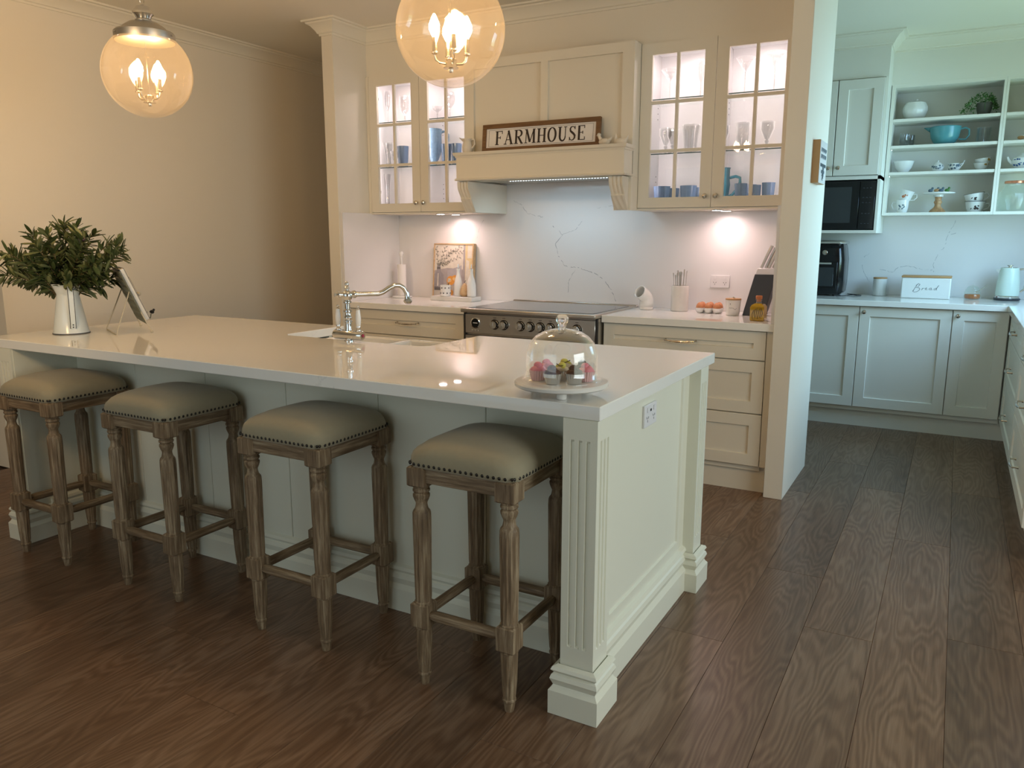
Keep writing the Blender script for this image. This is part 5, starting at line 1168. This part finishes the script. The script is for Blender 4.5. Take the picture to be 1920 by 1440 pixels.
# top shelf
t = thing('ceramic_pumpkin', 'ribbed white ceramic pumpkin at the left of the top pantry shelf', 'ornament', (.425, ys, P3_))
MB().lathe([(0, .003), (.04, .001), (.066, .02), (.078, .06), (.078, .085), (.062, .118), (.03, .128), (0, .120)], n=48, mod=lambda i, z: 1+.045*abs(math.cos(i*PI/6))).build('body', 'white_gloss', t); MB().tube([(0, 0, .118), (.004, 0, .135), (.012, 0, .142)], [.008, .006, .005], 8).build('stalk', 'white_gloss', t)
t = thing('trailing_plant', 'trailing green artificial plant spilling around a grey pot on the top pantry shelf', 'potted plant', (.855, ys, P3_))
MB().lathe([(0, .002), (.034, .001), (.046, .04), (.050, .085), (.045, .085), (.04, .06), (0, .06)], n=28).build('pot', 'pot_grey', t)
lf = MB(); g_ = random.Random(5)
for k in range(620):
    a = g_.uniform(0, 2*PI); u = g_.random()**.6; rx = .145 if math.cos(a) < 0 else .085; r_ = .03+u*(rx-.03); hz = .150*(1-(r_/(rx+.01))**2)+g_.uniform(-.01, .02)
    p = Vector((r_*math.cos(a), r_*math.sin(a)*.62, max(.006, hz)))
    if math.sin(a) < -.2 and abs(p.x) < .045 and p.z < .09: continue
    d = Vector((g_.uniform(-1, 1), g_.uniform(-1, 1), g_.uniform(-.6, 1))).normalized(); s_ = d.cross(Vector((g_.uniform(-1, 1), g_.uniform(-1, 1), 1))).normalized(); l_ = g_.uniform(.010, .018)
    lf.add([tuple(p), tuple(p+d*l_*.5+s_*l_*.4), tuple(p+d*l_), tuple(p+d*l_*.5-s_*l_*.4)], [(0, 1, 2, 3)])
lf.build('leaves', 'leaf_green', t, kind='stuff', smooth=0)
for k in range(7):
    a = k*.95; MB().tube([(0, 0, .06), (.06*math.cos(a), .04*math.sin(a), .13), (.11*math.cos(a) if math.cos(a) < 0 else .07*math.cos(a), .06*math.sin(a), .03)], .0014, 5).build('stem', 'leaf_green', t)
# veins of the pantry splashback
ps_ = bpy.data.objects['pantry_splashback']
for k, pts in enumerate(([(.75, 1.48), (.713, 1.38), (.696, 1.295), (.655, 1.221), (.634, 1.163), (.64, 1.102)], [(.631, 1.118), (.568, 1.117), (.468, 1.144), (.4, 1.134), (.364, 1.095), (.27, 1.114)], [(.189, 1.236), (.152, 1.206)], [(.145, 1.146), (.161, 1.086), (.206, 1.019)], [(.713, 1.38), (.777, 1.392)])): vein(ps_, pts, YP-.0207, .0032, k+20)
# second shelf
def glass2(nm, lb, x, z, r_, h_): return glass(nm, lb, 'glass', x, ys, z, [(.010, .003), (r_*.9, .003), (r_, .006), (r_, h_), (r_*.94, h_), (r_*.9, .01)], 'cut_crystal', 36, zig)
glass2('crystal_tumbler', 'cut crystal tumbler left of the turquoise bowl on the pantry shelf', .372, P2_, .032, .092); glass2('crystal_tumbler', 'cut crystal tumbler right of the turquoise bowl on the pantry shelf', .868, P2_, .042, .105); glass2('crystal_tumbler', 'second cut crystal tumbler behind the left one on the pantry shelf', .405, P2_, .030, .088).location.y = 4.77
t = thing('mixing_jug', 'turquoise ribbed batter bowl with spout and handle on the pantry shelf', 'mixing bowl', (.630, ys, P2_))
MB().lathe([(0, .001), (.05, .001), (.072, .018), (.088, .05), (.095, .09), (.098, .118), (.102, .122), (.098, .124), (.090, .09), (.07, .02), (0, .01)], n=60, mod=lambda i, z: 1+.012*(i % 2)*(.03 < z < .1)).build('body', 'aqua_ceramic', t)
m = MB(); m.add([(-.092, -.028, .122), (-.136, 0, .124), (-.092, .028, .122), (-.088, 0, .088)], [(0, 1, 3), (1, 2, 3)]); m.build('spout', 'aqua_ceramic', t, solid=.005)
MB().tube([(.094, 0, .105), (.125, 0, .112), (.148, 0, .098), (.150, 0, .06), (.130, 0, .032), (.088, 0, .035)], .006, 10).build('handle', 'aqua_ceramic', t)
# third shelf
t = tag(MB().lathe([(0, .001), (.032, .001), (.034, .008), (.055, .035), (.069, .082), (.066, .082), (.05, .035), (0, .012)], n=40).build('white_bowl', 'white_gloss', loc=(.382, ys, P1_)), 'deep plain white bowl at the left of the third pantry shelf', 'bowl')
def patches(parent, r_, z0, z1, n, mat, g_, nm='printed_pattern', arc0=-2.6, arc1=-.6):
    m = MB()
    for k in range(n):
        a = g_.uniform(arc0, arc1); z = g_.uniform(z0, z1); c, s_ = math.cos(a), math.sin(a); rr = r_(z) if callable(r_) else r_
        m.T = Matrix.Translation((rr*c, rr*s_, z)) @ Matrix.Rotation(a, 4, 'Z') @ Matrix.Rotation(R(90), 4, 'Y') @ Matrix.Rotation(g_.uniform(0, 3), 4, 'Z') @ Matrix.Diagonal((1, g_.uniform(.3, .9), 1, 1)); m.lathe([(g_.uniform(.005, .010), -.001), (.006, .0008), (0, .0012)], n=8)
    m.T = Matrix.Identity(4); return m.build(nm, mat, parent, kind='stuff')
t = thing('sugar_bowl', 'small lidded sugar bowl with dark floral print on the third pantry shelf', 'sugar bowl', (.603, ys, P1_))
MB().lathe([(0, .001), (.022, .001), (.034, .012), (.042, .030), (.038, .046), (.030, .052), (.024, .060), (.012, .068), (.005, .071), (.007, .078), (0, .081)], n=32).build('body', 'white_gloss', t); patches(t, .041, .022, .042, 14, 'print_slate', random.Random(1))
t = thing('cream_jug', 'small cream jug with dark floral print on the third pantry shelf', 'jug', (.708, ys, P1_))
MB().lathe([(0, .001), (.022, .001), (.034, .012), (.040, .028), (.034, .044), (.030, .055), (.027, .055), (.03, .03), (0, .01)], n=32).build('body', 'white_gloss', t); MB().tube([(.034, 0, .046), (.056, 0, .058), (.062, 0, .075), (.052, 0, .05), (.036, 0, .022)], .0035, 8).build('handle', 'white_gloss', t); m = MB(); m.add([(-.028, -.01, .053), (-.05, 0, .062), (-.028, .01, .053), (-.032, 0, .038)], [(0, 1, 3), (1, 2, 3)]); m.build('spout', 'white_gloss', t, solid=.002); patches(t, .0385, .014, .044, 16, 'print_slate', random.Random(2))
for k, lb in ((0, 'small white bowl with gold flowers, lower one of the tilted pair'), (1, 'small white bowl with gold flowers, tilted on top of the other')):
    t = thing('small_bowl', lb, 'bowl', (.875+.012*k, ys, P1_+.031*k)); 
    MB().lathe([(0, .001), (.022, .001), (.040, .020), (.050, .050), (.047, .050), (.035, .018), (0, .006)], n=32, mod=lambda i, z: 1+.015*(i % 2)).build('body', 'white_gloss', t); patches(t, .0475, .034, .044, 5, 'gold_print', random.Random(4+k), 'gold_flowers', -1.3, -.5)
    if k: t.rotation_euler = (0, R(-8), 0)
# bottom shelf: cups, cake stand, stacked cups
def mug(lb, x, z, tilt, hd_, r_, h_, pat, flare=1.0, rim=None, seed=1, y=ys):
    t = thing('teacup', lb, 'cup', (x, y, z)); t.rotation_euler = (0, R(tilt), 0)
    MB().lathe([(0, .001), (r_*.72, .001), (r_*.8, .006), (r_*.93, h_*.4), (r_, h_*.8), (r_*flare, h_), (r_*flare-.003, h_), (r_*.9, h_*.5), (0, .01)], n=36).build('body', 'white_gloss', t)
    s_ = hd_; MB().tube([(s_*r_*.95, 0, h_*.78), (s_*(r_+.022), 0, h_*.86), (s_*(r_+.030), 0, h_*.6), (s_*(r_+.018), 0, h_*.32), (s_*r_*.85, 0, h_*.22)], .0036, 8).build('handle', 'white_gloss', t)
    if pat: patches(t, r_*.95, h_*.3, h_*.62, 9, pat, random.Random(seed), 'printed_bird', -2.1, -1.2)
    if rim: m = MB(); m.lathe([(r_*flare-.0035, h_-.001), (r_*flare+.001, h_-.001), (r_*flare+.001, h_+.0015), (r_*flare-.0035, h_+.0015)], n=36, cap=False); m.build('rim_band', rim, t)
    return t
mug('white cup with a dark hen print, handle to the left, under the tilted cup', .398, P0_, 0, -1, .042, .092, 'print_slate', seed=3)
mug('white cup with a rust hen print tilted on top of the other cup', .405, P0_+.082, 16, 1, .043, .080, 'rust', 1.12, seed=9)
cs = thing('cake_pedestal', 'white pedestal cake stand with turned wooden base on the bottom pantry shelf', 'cake stand', (.628, ys, P0_))
MB().lathe([(0, .001), (.052, .001), (.054, .006), (.046, .018), (.028, .034), (.021, .046), (.021, .060), (.027, .068), (.027, .076), (.021, .084), (.021, .098), (.024, .104), (.022, .110), (0, .110)], n=32).build('base', 'turned_wood', cs)
MB().lathe([(0, .110), (.030, .110), (.032, .124), (.095, .128), (.104, .134), (.104, .140), (.098, .142), (0, .142)], n=48).build('plate', 'white_gloss', cs)
for dx, mt, lb in ((-.055, 'print_slate', 'tiny brown and dark bird figurine, leftmost on the pedestal cake stand'), (-.018, 'bamboo', 'tiny buff bird figurine, second from left on the pedestal cake stand'), (.012, 'print_slate', 'tiny dark blue bird figurine, third from left on the pedestal cake stand'), (.050, 'leaf_green', 'tiny green bird figurine, rightmost on the pedestal cake stand')):
    t = thing('bird_figurine', lb, 'ornament', (.628+dx, ys-.01, P0_+.1425)); m = MB(); m.ell((0, 0, .012), .0135, 12, (1.15, .8, .9)); m.tube([(.008, 0, .016), (.012, 0, .026)], [.009, .006], 10); m.build('body', mt, t); m = MB(); m.ball((.012, 0, .028), .008, 10); m.build('head', 'leaf_green' if mt == 'leaf_green' else 'print_slate', t)
mug('white breakfast cup with black rim and rooster print, lower one of the stacked pair', .862, P0_, 0, 1, .060, .072, 'ink', 1.08, 'ink', 5)
mug('white breakfast cup with black rim and rooster print, tilted on top of its pair', .860, P0_+.060, -9, 1, .060, .068, 'ink', 1.08, 'ink', 6)
# right bay
t = thing('glass_storage_jar', 'large faceted glass jar with copper lid on the bottom right pantry shelf', 'jar', (1.092, ys, P0_))
MB().lathe([(.001, .004), (.07, .001), (.088, .012), (.098, .06), (.092, .12), (.066, .165), (.060, .178), (.060, .190)], n=24, cap=False, mod=lambda i, z: 1.02 if (i+int(z*30)) % 2 else .97).build('body', 'jar_glass', t, smooth=20)
MB().lathe([(0, .190), (.066, .190), (.067, .204), (.064, .207), (0, .207)], n=36).build('lid', 'copper', t)
t = thing('teapot', 'white teapot with blue floral print at the right edge of the pantry shelves', 'teapot', (1.115, ys, P1_))
MB().lathe([(0, .001), (.036, .001), (.040, .006), (.056, .028), (.062, .05), (.054, .074), (.034, .086), (.028, .090), (.012, .096), (.006, .104), (0, .108)], n=36).build('body', 'white_gloss', t); MB().tube([(-.055, 0, .04), (-.078, 0, .06), (-.088, 0, .085)], [.012, .009, .006], 10).build('spout', 'white_gloss', t); patches(t, .0585, .022, .064, 26, 'print_blue', random.Random(8))
t = thing('bird_figurine', 'slender white and black bird figurine in the right bay of the pantry shelves', 'ornament', (1.10, ys, P2_))
m = MB(); m.ell((0, 0, .022), .022, 14, (1.3, .7, .9)); m.tube([(.014, 0, .030), (.024, 0, .055), (.028, 0, .075)], [.011, .008, .007], 10); m.build('body', 'white_gloss', t); m = MB(); m.ball((.030, 0, .078), .009, 10); m.build('head', 'black_gloss', t); m = MB(); m.ell((-.008, -.014, .024), .016, 10, (1.4, .35, .8)); m.build('wing', 'bamboo', t)
t = tag(MB().lathe([(0, .001), (.03, .001), (.048, .03), (.05, .06), (.036, .09), (.02, .10), (0, .10)], n=28).build('terracotta_vase', 'bamboo', loc=(1.185, ys, P3_)), 'tan rounded vase at the right edge of the top pantry shelf', 'vase')
# bench items
af = thing('air_fryer_oven', 'tall black air fryer oven with chrome trim on the pantry bench', 'air fryer', (-.115, 4.66, .9205))
m = MB(); w0, d0 = .165, .165
def sec(z, sx, sy, r_=.03): return [(sx*(1 if abs(q) < 2 else 1)*c_, sy*s_, z) for q, c_, s_ in [(0, x_, y_) for x_, y_ in ((-1, -.8), (-.8, -1), (.8, -1), (1, -.8), (1, .8), (.8, 1), (-.8, 1), (-1, .8))]]
m.loops([sec(.012, .150, .150), sec(.03, .162, .16), (sec(.10, .168, .165)), sec(.27, .168, .165), sec(.35, .158, .158), sec(.385, .150, .15)]); m.build('body', 'black_gloss', af, bevel=.006, seg=2, smooth=50)
m = MB(); m.loops([sec(.385, .156, .156), sec(.392, .165, .165), sec(.405, .165, .165), sec(.415, .13, .13)]); m.build('top_trim', 'chrome', af, bevel=.002)
dd = MB().box(-.125, -.172, .055, .125, -.164, .255).build('door', 'black_gloss', af, bevel=.008, seg=2); MB().box(-.10, -.1745, .075, .10, -.1725, .215).build('window', 'dark_glass', dd, bevel=.001); MB().tube([(-.095, -.190, .245), (.085, -.190, .245)], .008, 10).build('handle', 'chrome', dd)
m = MB(); m.T = Matrix.Translation((.03, -.160, .325)) @ Matrix.Rotation(R(90), 4, 'X'); m.lathe([(.018, 0), (.018, .012), (.015, .014), (0, .014)], n=24); m.build('dial', 'nickel', af)
for sx in (-1, 1):
    for sy in (-1, 1): MB().lathe([(.016, 0), (.016, .013), (0, .013)], (sx*.11, sy*.11, 0), 12).build('foot', 'black_matte', af)
cb = (MB().tube([(.02, 4.56, .926), (.045, 4.53, .9250), (.075, 4.55, .9255), (.085, 4.62, .925), (.12, 4.68, .926), (.165, 4.66, .9255), (.175, 4.62, .925), (.15, 4.60, .9255), (.12, 4.63, .928), (.10, 4.66, .93), (.07, 4.74, .926), (.06, 4.80, .925)], .0035, 6).build('power_cord', 'black_matte')); cb.parent = af; cb.location = -Vector(af.location)
t = thing('white_canister', 'plain white canister with wooden lid left of the bread bin', 'canister', (.290, 4.74, .9205)); MB().lathe([(0, .001), (.046, .001), (.048, .004), (.048, .128), (0, .128)], n=36).build('body', 'white_gloss', t); MB().lathe([(0, .1285), (.049, .1285), (.049, .137), (.047, .139), (0, .139)], n=36).build('lid', 'bamboo', t)
bb = thing('bread_bin', 'white bread bin with wooden lid and Bread lettering on the pantry bench', 'bread bin', (.605, 4.66, .9205))
MB().box(-.160, -.085, 0, .160, .085, .150).build('body', 'white_gloss', bb, bevel=.008, seg=3); MB().box(-.162, -.087, .1505, .162, .087, .163).build('lid', 'bamboo', bb, bevel=.003)
def script(pts, w_=.0011): m = MB(); m.tube([(p[0], -.0862, p[1]) for p in pts], w_, 5); m.build('lettering', 'ink_soft', bb)
script([(-.078, .052), (-.066, .078), (-.052, .104), (-.046, .108)]); script([(-.062, .094), (-.046, .108), (-.036, .102), (-.046, .088), (-.060, .080), (-.040, .078), (-.034, .066), (-.050, .050), (-.070, .046), (-.082, .052), (-.076, .060)])
script([(-.022, .062), (-.018, .076), (-.012, .074), (-.008, .076)], .0012); script([(0, .070), (.010, .074), (.007, .080), (-.001, .074), (.003, .064), (.014, .066)], .0010)
script([(.040, .078), (.028, .078), (.024, .068), (.032, .064), (.040, .076), (.040, .064), (.046, .066)], .0010); script([(.070, .078), (.056, .074), (.056, .064), (.066, .066), (.084, .098), (.070, .070), (.074, .064)], .0011)
hp_ = thing('honey_pot', 'beehive shaped glass honey pot half full of amber honey', 'honey pot', (.905, 4.72, .9205))
MB().lathe([(0, .004), (.046, .004), (.050, .012), (.050, .030), (.046, .036), (0, .036)], n=32).build('honey', 'honey', hp_)
MB().lathe([(.001, .001), (.050, .001), (.055, .010), (.055, .026), (.051, .032), (.053, .040), (.052, .052), (.047, .056), (.048, .062), (.044, .070), (.037, .074), (.038, .080), (.032, .088), (.020, .094), (.010, .098)], n=36, cap=False).build('pot', 'jar_glass', hp_, smooth=60)
MB().lathe([(.010, .097), (.006, .102), (.009, .110), (.006, .116), (0, .118)], n=16).build('knob', 'crystal', hp_)
MB().tube([(.020, -.01, .050), (.055, -.02, .074), (.086, -.02, .104)], [.003, .003, .0045], 8).build('dipper', 'nickel', hp_)
kt = thing('electric_kettle', 'mint white electric kettle on its dark base at the right edge', 'kettle', (1.118, 4.72, .9205))
m = MB(); m.lathe([(0, .001), (.080, .001), (.083, .006), (.083, .012), (.078, .016), (0, .016)], n=40); m.build('power_base', 'dark_grey', kt)
m = MB(); m.lathe([(.076, .017), (.077, .028), (.074, .032), (0, .032)], n=40); m.build('base_ring', 'chrome', kt)
m = MB(); m.lathe([(0, .033), (.073, .033), (.074, .05), (.070, .13), (.062, .195), (.058, .222), (.054, .228), (0, .228)], n=44); m.build('body', 'mint_white', kt)
m = MB(); m.lathe([(.050, .2285), (.048, .232), (0, .233)], n=36); m.lathe([(.010, .232), (.010, .240), (.020, .242), (.020, .247), (0, .248)], n=20); m.build('lid', 'chrome', kt)
m = MB(); m.add([(-.052, -.020, .222), (-.088, 0, .216), (-.052, .020, .222), (-.062, 0, .185)], [(0, 1, 3), (1, 2, 3), (0, 3, 2), (0, 2, 1)]); m.build('spout', 'chrome', kt)
MB().tube([(.056, 0, .215), (.090, 0, .222), (.108, 0, .205), (.110, 0, .15), (.098, 0, .08), (.076, 0, .06)], .008, 10).build('handle', 'nickel', kt)
